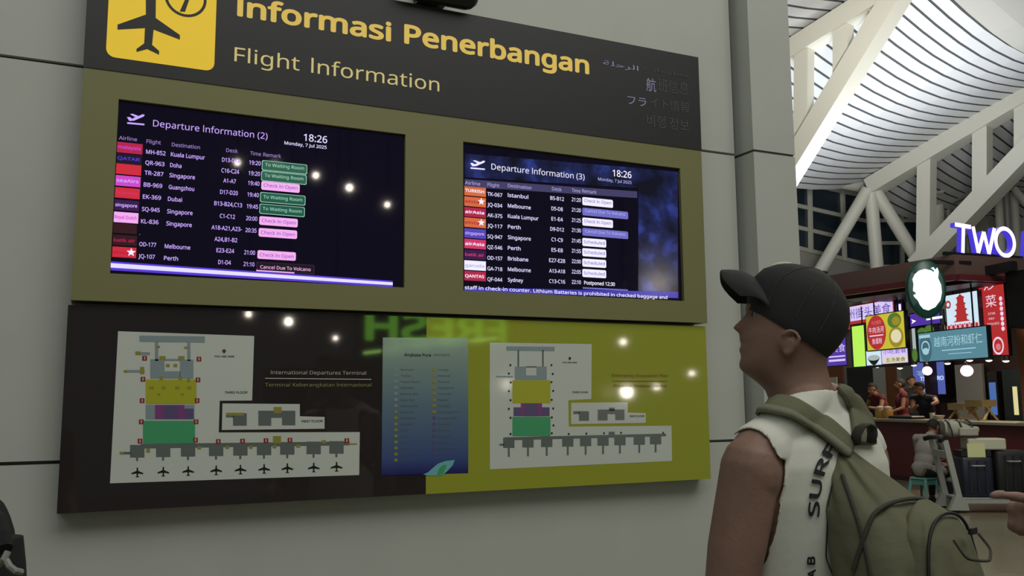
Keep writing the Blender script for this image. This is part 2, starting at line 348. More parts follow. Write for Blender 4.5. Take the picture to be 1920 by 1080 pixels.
# ---- left display
D = Disp('d', 'left flight display, violet departures list with green and pink remarks', *S1, (190, 180), 2.841)
mb = MB('px_lilac'); D.text(mb, 'Departure Information (2)', 275, 163, 885, 229, 43, .004); o = mb.build('title_lettering', None, D.t, False)
mb = MB('px_white'); D.text(mb, '18:26', 1078, 240, 1203, 250, 46, .01); mb.build('clock_lettering', None, D.t, False)
mb = MB('px_white'); D.text(mb, 'Monday, 7 Jul 2025', 975, 257, 1200, 283, 21, .01); mb.build('date_lettering', None, D.t, False)
def takeoff_icon(D, x, y, s, m):
    mb = MB(m); pts = [(0, 22), (16, 20), (30, 28), (48, 18), (18, 4), (30, 0), (66, 10), (88, -2), (100, 0), (94, 10), (40, 38), (14, 42)]
    DSP.poly(mb, [D.at(x + a * s, y + b * s + .09 * a * s) for a, b in pts], .0006)
    DSP.poly(mb, [D.at(x + a * s, y + b * s + .09 * a * s) for a, b in ((2, 50), (98, 50), (98, 59), (2, 59))], .0006); mb.build('takeoff_icon', None, D.t, False)
takeoff_icon(D, 136, 92, .95, 'px_lilac')
for t, xa, ya, xb, yb in (('Airline', 93, 232, 190, 241), ('Flight', 240, 250, 317, 259), ('Destination', 375, 268, 525, 283), ('Desk', 665, 298, 727, 304), ('Time', 793, 314, 850, 320), ('Remark', 862, 321, 957, 331)):
    mb = MB('px_dim'); D.text(mb, t, xa, ya, xb, yb, 24, .006); mb.build('column_heading', None, D.t, False)
def row(D, yc, xs, sl, vals, hcap, tm, dk=None):
    """xs: column pixel x at this row: code x0,x1; destination x0; desk centre; time x0,x1"""
    code, dest, desk, time = vals; t = MB(tm); c0, c1x, d0, dc, t0, t1 = xs; y = lambda x: yc + (x - c0) * sl + hcap / 2
    D.text(t, code, c0, y(c0), c1x, y(c1x), hcap)
    if not code.strip(): D.quad(t, c0, y(c0), c0 + 3, 3)
    o = t.build('flight_row', None, D.t, False)
    def cell(n, s, x0, wd_): t = MB(tm); D.text(t, s, x0, y(x0), x0 + wd_, y(x0 + wd_), hcap); t.build(n, None, o, False)
    if dest.strip(): cell('destination_text', dest, d0, len(dest) * hcap * .56)
    wd_ = len(desk) * hcap * .50; cell('desk_text', desk, dc - wd_ / 2, wd_)
    if time: cell('time_text', time, t0, t1 - t0)
    return o
def badge(D, x0, x1, yc, h, sl, text, bg, tx, hcap, parent, edge=None):
    b = MB(bg); yy = yc + (x1 - x0) / 2 * sl
    if edge: D.quad(b, x0 - 3, yc - 0, x1 + 3, h + 6, .0002, edge, .006)
    D.quad(b, x0, yc, x1, h, .0004, bg, .006)
    pad = (x1 - x0) * .06; D.text(b, text, x0 + pad, yc + hcap / 2 + pad * sl, x1 - pad, yc + hcap / 2 + (x1 - x0 - pad) * sl, hcap, .006, .0008, tx)
    b.build('remark_badge', None, parent, False)
def logo(D, x0, x1, yc, h, bg, parent, text=None, tx='px_pale', star=False, bold=.02, hc=None):
    b = MB(bg); D.quad(b, x0, yc, x1, h, .0003, bg)
    hc = hc or h * .38
    if text: D.text(b, text, x0 + 4, yc + hc / 2, x0 + (x1 - x0) * (.68 if star else .92), yc + hc / 2 + 4, hc, bold, .0007, tx)
    if star:
        cx, cz = D.at(x1 - h * .48, yc + 4); r = abs(D.at(0, h * .42)[1] - D.at(0, 0)[1])
        DSP.poly(b, [(cx + r * (1 if k % 2 == 0 else .42) * math.sin(PI * k / 5), cz + r * (1 if k % 2 == 0 else .42) * math.cos(PI * k / 5)) for k in range(10)], .0007, 'px_pale')
    b.build('airline_logo', None, parent, False)
R1 = [(293, 'MH-852', 'Kuala Lumpur', 'D13-D14', '19:20', 'To Waiting Room', ('px_crimson', 'malaysia', 'px_magenta')), (351, 'QR-963', 'Doha', 'C16-C24', '19:20', 'To Waiting Room', ('px_night', 'QATAR', 'px_violet')),
      (405, 'TR-287', 'Singapore', 'A1-A7', '19:40', 'Check In Open', ('px_red', None, None)), (468, 'BB-969', 'Guangzhou', 'D17-D20', '19:40', 'To Waiting Room', ('px_magenta', 'seaAirs', 'px_lilac')),
      (532, 'EK-369', 'Dubai', 'B13-B24,C13', '19:45', 'To Waiting Room', ('px_red', 'Emirates', 'px_rose')), (598, 'SQ-945', 'Singapore', 'C1-C12', '20:00', 'Check In Open', ('px_plum', 'singapore', 'px_lilac')),
      (663, 'KL-836', 'Singapore', 'A18-A21,A23-', '20:35', 'Check In Open', ('px_pink', 'Royal Dutch', 'px_magenta')), (785, 'OD-177', 'Melbourne', 'E23-E24', '21:00', 'Check In Open', ('px_maroon', 'batik air', 'px_crimson')),
      (849, 'JQ-107', 'Perth', 'D1-D4', '21:10', 'Cancel Due To Volcano', ('px_red', 'etsta', 'px_crimson'))]
for k, (yc, code, dest, desk, tm, rem, lg) in enumerate(R1):
    f = (yc - 293) / 556; s = .105 - .030 * f; L = lambda a, b: a + (b - a) * f
    o = row(D, yc, (L(238, 197), L(342, 285), L(370, 333), L(690, 656), L(787, 757), L(849, 815)), s, (code, dest, desk, tm), 27, 'px_lilac')
    bx0 = L(858, 828); by = yc + (bx0 - L(238, 197)) * s
    if rem[0] == 'T': badge(D, bx0, bx0 + 236, by + 10, 48, .045, rem, 'px_green', 'px_greentext', 21, o, 'px_greentext')
    elif 'Check' in rem: badge(D, bx0, bx0 + 205, by + 9, 46, .045, rem, 'px_pink', 'px_purpletext', 22, o)
    else: badge(D, bx0, bx0 + 305, by + 12, 46, .045, rem, 'px_dark', 'px_pink', 22, o, 'px_plum')
    logo(D, L(84, 58), L(220, 186), yc - 20 if k else yc - 22, 56, lg[0], o, lg[1], lg[2], star=(code == 'JQ-107'))
o = row(D, 724, (203, 300, 340, 663, 760, 818), .083, (' ', ' ', 'A24,B1-B2', None), 27, 'px_lilac'); b = MB('px_maroon'); D.quad(b, 62, 702, 190, 52); b.build('airline_logo', None, o, False)
b = MB('px_violet'); DSP.poly(b, [D.at(*q) for q in ((50, 880), (1552, 985), (1552, 1018), (50, 928))], .0003); DSP.poly(b, [D.at(*q) for q in ((50, 890), (1552, 993), (1552, 1008), (50, 914))], .0006, 'px_bar')
b.build('ticker_bar', None, D.t, False)
b = MB('px_pink'); DSP.poly(b, [D.at(*q) for q in ((825, 926), (1028, 939), (1028, 946), (825, 933))], .0008); b.build('next_badge', None, D.t, False)
# ---- right display
E_ = Disp('d', 'right flight display, bluish departures list with white and lavender remarks', *S2, (850, 250), 2.919); D = E_
b = MB('px_reflection'); DSP.poly(b, [D.at(*q) for q in ((1012, 190), (1228, 212), (1230, 890), (1012, 860))], .0002); DSP.poly(b, [D.at(*q) for q in ((62, 110), (1012, 190), (1012, 300), (62, 240))], .0001); b.build('reflection_patch', None, D.t, False)  # bluish hall reflection painted as emissive patches
b = MB('px_band'); DSP.poly(b, [D.at(*q) for q in ((62, 250), (1006, 318), (1006, 354), (62, 292))], .0003); b.build('heading_band', None, D.t, False)
mb = MB('px_pale'); D.text(mb, 'Departure Information (3)', 208, 207, 718, 245, 40, .004); mb.build('title_lettering', None, D.t, False)
mb = MB('px_pale'); D.text(mb, '18:26', 872, 236, 975, 244, 44, .01); mb.build('clock_lettering', None, D.t, False)
mb = MB('px_head'); D.text(mb, 'Monday, 7 Jul 2025', 792, 260, 975, 275, 20, .01); mb.build('date_lettering', None, D.t, False)
takeoff_icon(D, 92, 145, .82, 'px_pale')
for t, xa, ya, xb, yb in (('Airline', 63, 280, 147, 285), ('Flight', 187, 290, 252, 295), ('Destination', 298, 297, 427, 305), ('Desk', 540, 313, 593, 317), ('Time', 648, 321, 695, 325), ('Remark', 705, 325, 783, 331)):
    mb = MB('px_head'); D.text(mb, t, xa, ya, xb, yb, 23, .006); mb.build('column_heading', None, D.t, False)
R2 = [(330, 'TK-067', 'Istanbul', 'B5-B12', '21:20', 'Check In Open', ('px_orange', 'TURKISH', 'px_pale', 0)), (388, 'JQ-034', 'Melbourne', 'D5-D8', '21:20', 'Cancel Due To Volcano', ('px_orange', 'etsta', 'px_crimson', 1)),
      (446, 'AK-375', 'Kuala Lumpur', 'E1-E4', '21:25', 'Check In Open', ('px_crimson', 'airAsia', 'px_pale', 0)), (503, 'JQ-117', 'Perth', 'D9-D12', '21:30', 'Cancel Due To Volcano', ('px_orange', 'etsta', 'px_crimson', 1)),
      (562, 'SQ-947', 'Singapore', 'C1-C9', '21:45', 'Scheduled', ('px_indigo', 'singapore', 'px_lilac', 0)), (620, 'QZ-546', 'Perth', 'E5-E8', '21:55', 'Scheduled', ('px_rose', 'airAsia', 'px_pale', 0)),
      (679, 'OD-157', 'Brisbane', 'E27-E28', '22:00', 'Scheduled', ('px_plum', 'batik air', 'px_rose', 0)), (738, 'GA-718', 'Melbourne', 'A13-A18', '22:05', 'Scheduled', ('px_pale', 'garuda', 'px_lavtext', 0)),
      (796, 'QF-044', 'Sydney', 'C13-C16', '22:10', 'Postponed 12:30', ('px_crimson', 'QANTAS', 'px_pale', 0))]
for yc, code, dest, desk, tm, rem, lg in R2:
    f = (yc - 330) / 466; s = .064 - .032 * f
    o = row(D, yc, (186, 268, 298, 568, 648, 698), s, (code, dest, desk, tm), 25, 'px_white')
    by = yc + 519 * s + 4; n = {'C': 167, 'S': 130}.get(rem[0], 180)
    if 'Cancel' in rem: badge(D, 706, 956, by + 4, 42, .03, rem, 'px_lavender', 'px_lavtext', 20, o)
    elif 'Post' in rem: 
        t = MB('px_pale'); D.text(t, rem, 716, by + 12, 884, by + 17, 24); t.build('remark_lettering', None, o, False)
    else: badge(D, 706, 706 + n, by + 3, 44, .025, rem, 'px_pale', 'px_bluetext', 21, o)
    logo(D, 60, 178, yc - 18, 52, lg[0], o, lg[1], lg[2], star=bool(lg[3]))
b = MB('px_ticker'); DSP.poly(b, [D.at(*q) for q in ((60, 842), (1230, 868), (1230, 902), (60, 868))], .0009); D.text(b, 'staff in check-in counter. Lithium Batteries is prohibited in checked baggage and', 62, 869, 1170, 892, 24, .008, .0013, 'px_pale')
b.build('ticker_bar', None, D.t, False)
b = MB('px_lavender'); D.quad(b, 708, 846, 955, 8); b.build('next_badge', None, D.t, False)
# ================================================================== map board below
LX0, LX1 = LOW.px(117, 770)[0], LOW.px(1327, 755)[0]
mapb = thing('terminal_map_board', 'long glossy terminal map board below the screens, brown left and lime right', 'sign', ((LX0 + LX1) / 2, 0, ZB))
b = MB('board_brown'); b.hexa([(LX0, 0, ZB), (LX1, 0, ZB), (LX1, YL, ZB), (LX0, YL, ZB), (LX0, 0, ZL), (LX1, 0, ZL), (LX1, YL, ZL), (LX0, YL, ZL)])
b.build('brown_panel', None, mapb)
XY = LOW.px(799, 760)[0]
b = MB('board_lime'); LOW.rect(b, XY, ZB, LX1, ZL, .0006, .0005); b.hexa([(LX1, 0, ZB), (LX1 + .002, 0, ZB), (LX1 + .002, YL - .0006, ZB), (LX1, YL - .0006, ZB), (LX1, 0, ZL), (LX1 + .002, 0, ZL), (LX1 + .002, YL - .0006, ZL), (LX1, YL - .0006, ZL)])
b.build('lime_panel', None, mapb)
class Map:
    def __init__(s, org, k): s.org, s.k = org, k
    def at(s, x, y): return LOW.px(s.org[0] + x / s.k, s.org[1] + y / s.k)
    def poly(s, name, m, pts, parent, off=.0012, label=None):
        mb = MB(m); LOW.poly(mb, [s.at(*q) for q in pts], off); o = mb.build(name, None, parent, False)
        if label: o['label'] = label
        return o
    def rect(s, mb, x0, y0, x1, y1, off=.0018, m=None, dy=0):
        LOW.poly(mb, [s.at(x0, y0), s.at(x1, y0 + dy), s.at(x1, y1 + dy), s.at(x0, y1)], off, m)
    def text(s, mb, t, xa, ya, xb, yb, h, bold=.004, off=.0022, m=None):
        LOW.ptext(mb, t, s.org[0] + xa / s.k, s.org[1] + ya / s.k, s.org[0] + xb / s.k, s.org[1] + yb / s.k, h / s.k, off, bold, m, 2)
A = Map((100, 560), 2.571)
sh = A.poly('map_sheet', 'sheet_white', ((312, 157), (968, 180), (958, 491), (802, 492), (797, 645), (1477, 643), (1474, 850), (273, 890)), mapb, label='white departures plan on the brown half')
mb = MB('map_bluegrey'); A.rect(mb, 415, 178, 730, 208, dy=4); A.rect(mb, 490, 208, 506, 300); A.rect(mb, 645, 212, 661, 300); A.rect(mb, 467, 292, 536, 385); A.rect(mb, 610, 294, 675, 386); A.rect(mb, 536, 350, 612, 385); A.rect(mb, 395, 258, 465, 272); A.rect(mb, 345, 344, 440, 356); A.rect(mb, 536, 290, 612, 300); mb.build('gate_hall_plan', None, sh, False)
mb = MB('map_yellow'); A.rect(mb, 445, 390, 690, 508); mb.build('check_in_plan', None, sh, False)
mb = MB('map_violet'); A.rect(mb, 445, 512, 680, 582, m='map_bluegrey'); A.rect(mb, 490, 512, 632, 580, .0021, 'map_magenta'); A.rect(mb, 530, 512, 600, 580, .0023, 'map_violet'); A.rect(mb, 632, 530, 676, 580, .0021, 'map_violet'); mb.build('security_plan', None, sh, False)
mb = MB('map_green'); A.rect(mb, 432, 588, 683, 698); mb.build('lounge_plan', None, sh, False)
gx = (405, 530, 650, 785, 902, 1016, 1128, 1255, 1365)
mb = MB('map_slate'); LOW.poly(mb, [A.at(*q) for q in ((420, 700), (1428, 688), (1428, 706), (420, 722))], .0018)
for i, x in enumerate(gx): dy = -2.3 * i; A.rect(mb, x - 35, 705 + dy, x + 34, 765 + dy, .0019); A.rect(mb, x - 6, 765 + dy, x + 4, 782 + dy, .0019)
A.rect(mb, 325, 738, 372, 750, .0019); mb.build('pier_plan', None, sh, False)
for i, x in enumerate(gx):
    y = 838 - 3.4 * i; mb = MB('map_black')
    LOW.poly(mb, [A.at(x + a, y + q) for a, q in ((-3, -24), (3, -24), (4, -8), (28, 2), (28, 8), (4, 4), (3, 16), (10, 22), (-10, 22), (-3, 16), (-4, 4), (-28, 8), (-28, 2), (-4, -8))], .0019); mb.build('aircraft_symbol', None, sh, False)
for x, y in ((440, 287), (432, 388), (428, 491), (424, 593), (418, 686), (702, 291), (697, 391), (693, 491), (688, 593), (685, 681), (1025, 684), (912, 686), (795, 688), (1140, 682), (1414, 684)):
    mb = MB('map_red'); A.rect(mb, x - 11, y - 11, x + 11, y + 11, .0024); A.rect(mb, x - 3, y - 7, x + 3, y + 7, .0026, 'map_cream'); mb.build('exit_mark', None, sh, False)
for x, y, w_, h_ in ((505, 232, 18, 10), (640, 236, 18, 10), (526, 286, 30, 18), (617, 286, 30, 18), (428, 346, 20, 34), (520, 384, 16, 18), (612, 384, 16, 18), (652, 394, 14, 18), (408, 262, 24, 16), (348, 350, 16, 12), (473, 430, 22, 14), (532, 430, 18, 14), (597, 430, 20, 14), (655, 430, 20, 14), (508, 462, 14, 12), (622, 462, 14, 12), (457, 732, 18, 18), (703, 718, 18, 14), (838, 716, 18, 14), (952, 715, 18, 14), (1066, 713, 18, 14), (1180, 710, 18, 14), (1078, 680, 38, 36), (1303, 690, 20, 16), (1440, 700, 46, 6), (330, 744, 20, 12), (588, 322, 18, 14), (552, 322, 18, 14)):
    mb = MB('map_gold'); A.rect(mb, x - w_ / 2, y - h_ / 2, x + w_ / 2, y + h_ / 2, .0022); mb.build('facility_mark', None, sh, False)
mb = MB('map_red'); LOW.disc(mb, *A.at(823, 252), .0065, .002); A.text(mb, 'i', 820, 262, 826, 262, 20, .03, .0026, 'map_cream'); A.text(mb, 'YOU ARE HERE', 776, 281, 872, 284, 10, .02, .002, 'map_red'); mb.build('you_are_here_mark', None, sh, False)
mb = MB('map_black'); A.text(mb, 'THIRD FLOOR', 826, 456, 935, 458, 13, .01); mb.build('floor_lettering', None, sh, False)
s2 = A.poly('first_floor_sheet', 'sheet_white', ((815, 505), (1188, 508), (1188, 567), (1307, 570), (1307, 627), (812, 633)), mapb, label='small white first floor plan on the brown half')
mb = MB('map_slate'); A.rect(mb, 866, 552, 932, 612); A.rect(mb, 832, 552, 870, 572); A.rect(mb, 988, 540, 1050, 612); A.rect(mb, 1050, 540, 1102, 574); A.rect(mb, 1102, 540, 1166, 610); A.rect(mb, 1062, 522, 1100, 552, .002, 'map_gold'); A.rect(mb, 832, 550, 920, 564, .002, 'map_gold'); mb.build('floor_plan', None, s2, False)
mb = MB('map_black'); A.text(mb, 'FIRST FLOOR', 1197, 595, 1298, 596, 13, .01); mb.build('floor_lettering', None, s2, False)
mb = MB('print_white'); A.text(mb, 'International Departures Terminal', 1048, 362, 1507, 369, 22, .002); LOW.poly(mb, [A.at(*q) for q in ((1020, 382), (1532, 387), (1532, 391), (1020, 386))], .002); A.text(mb, 'Terminal Keberangkatan Internasional', 1020, 421, 1532, 427, 22, .002, .0022, 'print_olive')
mb.build('terminal_lettering', None, mapb, False)['label'] = 'white and olive lettering International Departures Terminal'
B = Map((680, 580), 2.8424)
sh = B.poly('map_sheet', 'sheet_white', ((677, 177), (1220, 185), (1218, 478), (1095, 485), (1098, 625), (1645, 620), (1648, 808), (677, 853)), mapb, label='white evacuation plan on the lime half')
mb = MB('map_bluegrey'); B.rect(mb, 765, 197, 1022, 220, dy=3); B.rect(mb, 824, 218, 833, 305, m='map_slate'); B.rect(mb, 955, 218, 964, 305, m='map_slate'); B.rect(mb, 810, 305, 870, 376); B.rect(mb, 925, 305, 980, 376); B.rect(mb, 870, 352, 925, 376); B.rect(mb, 710, 355, 800, 362); B.rect(mb, 870, 303, 925, 310, m='map_slate'); mb.build('gate_hall_plan', None, sh, False)
mb = MB('map_yellow'); B.rect(mb, 797, 378, 1000, 500); mb.build('check_in_plan', None, sh, False)
mb = MB('map_violet'); B.rect(mb, 803, 522, 995, 569); B.rect(mb, 842, 501, 955, 569, .002, 'map_magenta'); B.rect(mb, 862, 501, 932, 569, .0022, 'map_violet'); mb.build('security_plan', None, sh, False)
mb = MB('map_green'); B.rect(mb, 797, 572, 1000, 676); mb.build('lounge_plan', None, sh, False)
mb = MB('map_slate'); LOW.poly(mb, [B.at(*q) for q in ((755, 682), (1615, 662), (1615, 676), (755, 698))], .0018)
for i, x in enumerate((778, 880, 980, 1092, 1187, 1280, 1370, 1473, 1560)): dy = -2.4 * i; B.rect(mb, x - 30, 684 + dy, x + 30, 738 + dy, .0019); B.rect(mb, x - 5, 738 + dy, x + 5, 786 - 3 * i, .0019)
B.rect(mb, 728, 716, 752, 726, .0019); B.rect(mb, 1310, 652, 1342, 670, .0019); mb.build('pier_plan', None, sh, False)
for x, y in ((786, 297), (778, 342), (788, 390), (778, 436), (787, 484), (778, 530), (787, 578), (787, 664), (1005, 297), (1012, 344), (1005, 388), (1014, 434), (1006, 482), (1014, 528), (1007, 576), (1016, 618), (1007, 660), (1097, 664), (1191, 662), (1285, 660), (1376, 658), (1600, 658)):
    mb = MB('map_black'); LOW.disc(mb, *B.at(x, y), .0045, .0024, n=12); mb.build('exit_mark', None, sh, False)
mb = MB('map_black'); LOW.disc(mb, *B.at(1103, 261), .006, .002); B.text(mb, 'i', 1100, 269, 1106, 269, 17, .03, .0026, 'map_cream'); B.text(mb, 'YOU ARE HERE', 1063, 286, 1141, 288, 9, .02, .002, 'map_red'); mb.build('you_are_here_mark', None, sh, False)
mb = MB('map_black'); B.text(mb, 'THIRD FLOOR', 1115, 446, 1200, 447, 12, .01); mb.build('floor_lettering', None, sh, False)
s2 = B.poly('first_floor_sheet', 'sheet_white', ((1110, 498), (1412, 495), (1412, 550), (1508, 553), (1508, 605), (1110, 612)), mapb, label='small white first floor plan on the lime half')
mb = MB('map_slate'); B.rect(mb, 1152, 543, 1205, 594); B.rect(mb, 1122, 543, 1155, 558); B.rect(mb, 1252, 534, 1304, 592); B.rect(mb, 1304, 534, 1345, 558); B.rect(mb, 1345, 534, 1394, 590); B.rect(mb, 1312, 524, 1342, 540); mb.build('floor_plan', None, s2, False)
mb = MB('map_black'); B.text(mb, 'FIRST FLOOR', 1422, 574, 1500, 574, 12, .01); mb.build('floor_lettering', None, s2, False)
mb = MB('print_red'); B.text(mb, 'Emergency Evacuation Plan', 1328, 360, 1625, 361, 20, .004); LOW.poly(mb, [B.at(*q) for q in ((1328, 381), (1625, 382), (1625, 385), (1328, 384))], .002); B.text(mb, 'Prosedur Tindakan Darurat', 1338, 415, 1620, 415, 19, .004)
mb.build('evacuation_lettering', None, mapb, False)['label'] = 'dark red lettering Emergency Evacuation Plan'
# legend sheet: printed gradient from pale teal to deep blue
m = mat('legend_print', '8899a0', .07); nt = m.node_tree; tc = nt.nodes.new('ShaderNodeTexCoord'); sx = nt.nodes.new('ShaderNodeSeparateXYZ'); rp = nt.nodes.new('ShaderNodeValToRGB')
nt.links.new(tc.outputs['Generated'], sx.inputs[0]); nt.links.new(sx.outputs['Z'], rp.inputs[0]); nt.links.new(rp.outputs[0], nt.nodes['Principled BSDF'].inputs['Base Color'])
el = rp.color_ramp.elements; el[0].position = 0; el[0].color = (*lin('2d2a6e'), 1); el[1].position = 1; el[1].color = (*lin('a4b4ab'), 1)
for q, c_ in ((.12, '4a5d92'), (.5, '6c8697'), (.8, '8fa5a2')): e = el.new(q); e.color = (*lin(c_), 1)
lg = B.poly('legend_sheet', 'legend_print', ((107, 150), (562, 153), (562, 873), (100, 885)), mapb, label='blue legend sheet of facility symbols across the two halves')
mb = MB('map_black'); B.text(mb, 'Angkasa Pura', 220, 250, 363, 250, 18, .01, .0022); B.text(mb, 'AIRPORTS', 376, 249, 463, 249, 14, 0, .0022, 'print_grey'); mb.build('legend_title', None, lg, False)
lw = ['Restroom', 'Toilet', 'Prayer Room', 'Elevator', 'Bank & Atm', 'Gate No.', 'Restaurant', 'Smoking', 'Escalator', 'Nursery', 'Stair', 'Cafe', 'Exit', 'Shops', 'Check-in Area', 'Lounge']
rw = ['Lounge', 'Medical', 'Arrival', 'Departure', 'Transfer', 'Retail', 'Trolley', 'Waiting Area', 'Immigration', 'Transit', 'Customs', 'Baggage', 'Security', 'Information', 'Hotel']
for i, t in enumerate(lw):
    mb = MB('map_slate'); y = 326 + 32.2 * i; B.text(mb, t, 202, y, 202 + 9.2 * len(t), y, 12, .004, .0022); B.rect(mb, 168, y - 13, 185, y + 2, .002, 'map_bluegrey' if i < 7 else 'map_gold'); mb.build('legend_entry', None, lg, False)
for i, t in enumerate(rw):
    mb = MB('map_slate'); y = 326 + 32.2 * i; B.text(mb, t, 400, y, 400 + 9.2 * len(t), y, 12, .004, .0022); B.rect(mb, 371, y - 13, 388, y + 2, .002, 'map_gold' if i < 8 else 'map_violet'); mb.build('legend_entry', None, lg, False)
mb = MB('leaf_cyan'); LOW.poly(mb, [B.at(*q) for q in ((322, 880), (350, 866), (372, 846), (400, 822), (440, 808), (490, 802), (478, 832), (452, 860), (425, 884), (350, 886))], .0022); LOW.poly(mb, [B.at(*q) for q in ((395, 880), (405, 850), (425, 830), (448, 828), (440, 850), (425, 880))], .0026, 'map_green'); mb.build('leaf_emblem', None, lg, False)
# ================================================================== dark fixture over the sign
t = thing('wall_lamp_housing', 'dark rounded lamp housing on the wall just above the sign', 'lamp', WAL.at(*WAL.px(815, -10)))
pa = PY(762, -18, -.10); pb = PY(868, -6, -.10)
pz = (PY(830, 9, -.13)[2])
mb = MB('dark_metal'); mb.sm = True; mb.capsule((pa[0], -.13, pz + .055), .055, (pb[0], -.13, pz + .055), .055, 20); smooth(mb.build('housing', None, t), 50)
mb = MB('dark_metal'); mb.box(((pa[0] + pb[0]) / 2, -.045, pz + .06), (.12, .088, .06)); mb.build('bracket', None, t)
# ================================================================== people: bodies grown as one skin
mat('skin_tan', '8f7062', .55, noise=.10, nscale=14, bump=.08, bscale=180); mat('skin_far', '8a6450', .6); mat('cap_black', '2b2d2d', .85, bump=.1, bscale=900)
mat('shirt_white', 'dddfd3', .85, bump=.25, bscale=14); mat('shirt_print', '25282a', .8); mat('shorts_dark', '24262c', .85); mat('shoe_dark', '2c2b2a', .6)
mat('canvas_olive', '6b6b55', .88, noise=.12, nscale=9, bump=.35, bscale=22); mat('canvas_dark', '41423a', .88, bump=.2, bscale=60); mat('canvas_pale', '7c7c68', .85, bump=.2, bscale=60)
mat('zip_dark', '1c1d1b', .6); mat('eye_white', '8f877c', .3); mat('eye_iris', '3a3028', .2); mat('hair_dark', '1c1815', .8); mat('plastic_black', '141414', .4)
def skinned(mb, name, m, voxel, iters=6, parent=None, fac=.5):
    o = mb.build(name, m, parent)
    md = o.modifiers.new('r', 'REMESH'); md.mode = 'VOXEL'; md.voxel_size = voxel; md.adaptivity = 0
    if iters: s = o.modifiers.new('s', 'SMOOTH'); s.factor = fac; s.iterations = iters
    dg = bpy.context.evaluated_depsgraph_get(); dg.update()
    me = bpy.data.meshes.new_from_object(o.evaluated_get(dg)); o.modifiers.clear(); o.data = me
    if not me.materials: me.materials.append(MATS[m])
    for p in me.polygons: p.use_smooth = True
    return o
def tree_of(o): return BVHTree.FromPolygons([v.co[:] for v in o.data.vertices], [tuple(p.vertices) for p in o.data.polygons])
def subset_shell(src, name, m, keep, off, parent, iters=4, th=.0):
    """a garment: the part of a body's skin that keep() accepts, lifted off it and relaxed"""
    me = src.data; org = np.array(ORG[src.name]); ok = [keep(np.array(v.co) + org, np.array(v.normal)) for v in me.vertices]
    idx = {}; V = []; F = []
    for p in me.polygons:
        if all(ok[i] for i in p.vertices):
            f = []
            for i in p.vertices:
                if i not in idx: idx[i] = len(V); v = me.vertices[i]; V.append(tuple(v.co + v.normal * (off(np.array(v.co) + org) if callable(off) else off)))
                f.append(idx[i])
            F.append(tuple(f))
    nb = {}                                   # relax the cut edge along itself so that hems run clean
    cnt = {}
    for f in F:
        for i in range(len(f)): e = tuple(sorted((f[i], f[(i + 1) % len(f)]))); cnt[e] = cnt.get(e, 0) + 1
    for (a, b), c in cnt.items():
        if c == 1: nb.setdefault(a, []).append(b); nb.setdefault(b, []).append(a)
    P = np.array(V)
    for _ in range(30):
        Q = P.copy()
        for i, l in nb.items():
            if len(l) == 2: Q[i] = P[i] * .4 + (P[l[0]] + P[l[1]]) * .3
        P = Q
    V = [tuple(p) for p in P]
    mm = bpy.data.meshes.new(name); mm.from_pydata(V, [], F); mm.materials.append(MATS[m]); o = link(name, mm, parent)
    s = o.modifiers.new('s', 'SMOOTH'); s.factor = .5; s.iterations = iters
    if th: t = o.modifiers.new('t', 'SOLIDIFY'); t.thickness = th; t.offset = -1
    dg = bpy.context.evaluated_depsgraph_get(); dg.update(); me2 = bpy.data.meshes.new_from_object(o.evaluated_get(dg)); o.modifiers.clear(); o.data = me2
    for p in me2.polygons: p.use_smooth = True
    return o
def hand(mb, wrist, d, palm_n, side, curl=.35, k=1.0, point=False):
    """palm and five fingers; d along the hand, palm_n out of the palm, side = towards the thumb"""
    w = np.array(wrist, float); d = nrm(d); n = nrm(palm_n - d * (np.array(palm_n) @ d)); t = np.cross(d, n); t = t if t @ np.array(side) > 0 else -t
    for a in (-.024, -.008, .008, .024): mb.capsule(w + t * a * .7 * k, .0165 * k, w + d * .085 * k + t * a * k, .0125 * k, 10)
    for i, (a, L) in enumerate(((.029, .090 if point else .072), (.010, .080), (-.010, .074), (-.028, .058))):
        p = w + d * (.080 if point and i else .090) * k + t * a * k; r = .0092; ang = 0
        inc = (4, 6, 6) if (point and i == 0) else ((78, 92, 58) if point else [curl * (1 + .15 * i) * q for q in (36, 52, 48)])
        for seg, f in enumerate((.45, .31, .24)):
            ang += math.radians(inc[seg]); dd = nrm(d * math.cos(ang) + n * math.sin(ang) + t * a * 1.2); q = p + dd * L * f * k; mb.capsule(p, (r - .0008 * seg) * k, q, (r - .0014 - .0008 * seg) * k, 10); p = q
    p = w + d * .022 * k + t * .026 * k; dd = nrm(d * .75 + t * .72 + n * .25)
    for L, r in ((.042, .013), (.034, .0105), (.027, .0095)): q = p + dd * L * k; mb.capsule(p, r * k, q, (r - .0015) * k, 10); p = q; dd = nrm(dd + d * .25 + n * .22)
def simple_head(mb, c, fwd, up, k=1.0):
    f = nrm(fwd); z = nrm(np.array(up) - f * (np.array(up) @ f)); s = np.cross(z, f); c = np.array(c, float); ax = (f, s, z)
    mb.ell(c + z * .022 * k - f * .012 * k, .098 * k, .077 * k, .100 * k, ax); mb.ell(c - z * .035 * k + f * .018 * k, .074 * k, .062 * k, .085 * k, ax)
    mb.ell(c - z * .088 * k + f * .060 * k, .026 * k, .03 * k, .022 * k, ax)
    mb.capsule(c + z * .018 * k + f * .085 * k, .011 * k, c - z * .022 * k + f * .106 * k, .0155 * k, 8)
    mb.ell(c - z * .052 * k + f * .086 * k, .014 * k, .026 * k, .011 * k, ax)
    for q in (-1, 1): mb.ell(c + s * q * .079 * k - z * .008 * k - f * .008 * k, .019 * k, .009 * k, .032 * k, ax)
    return f, s, z
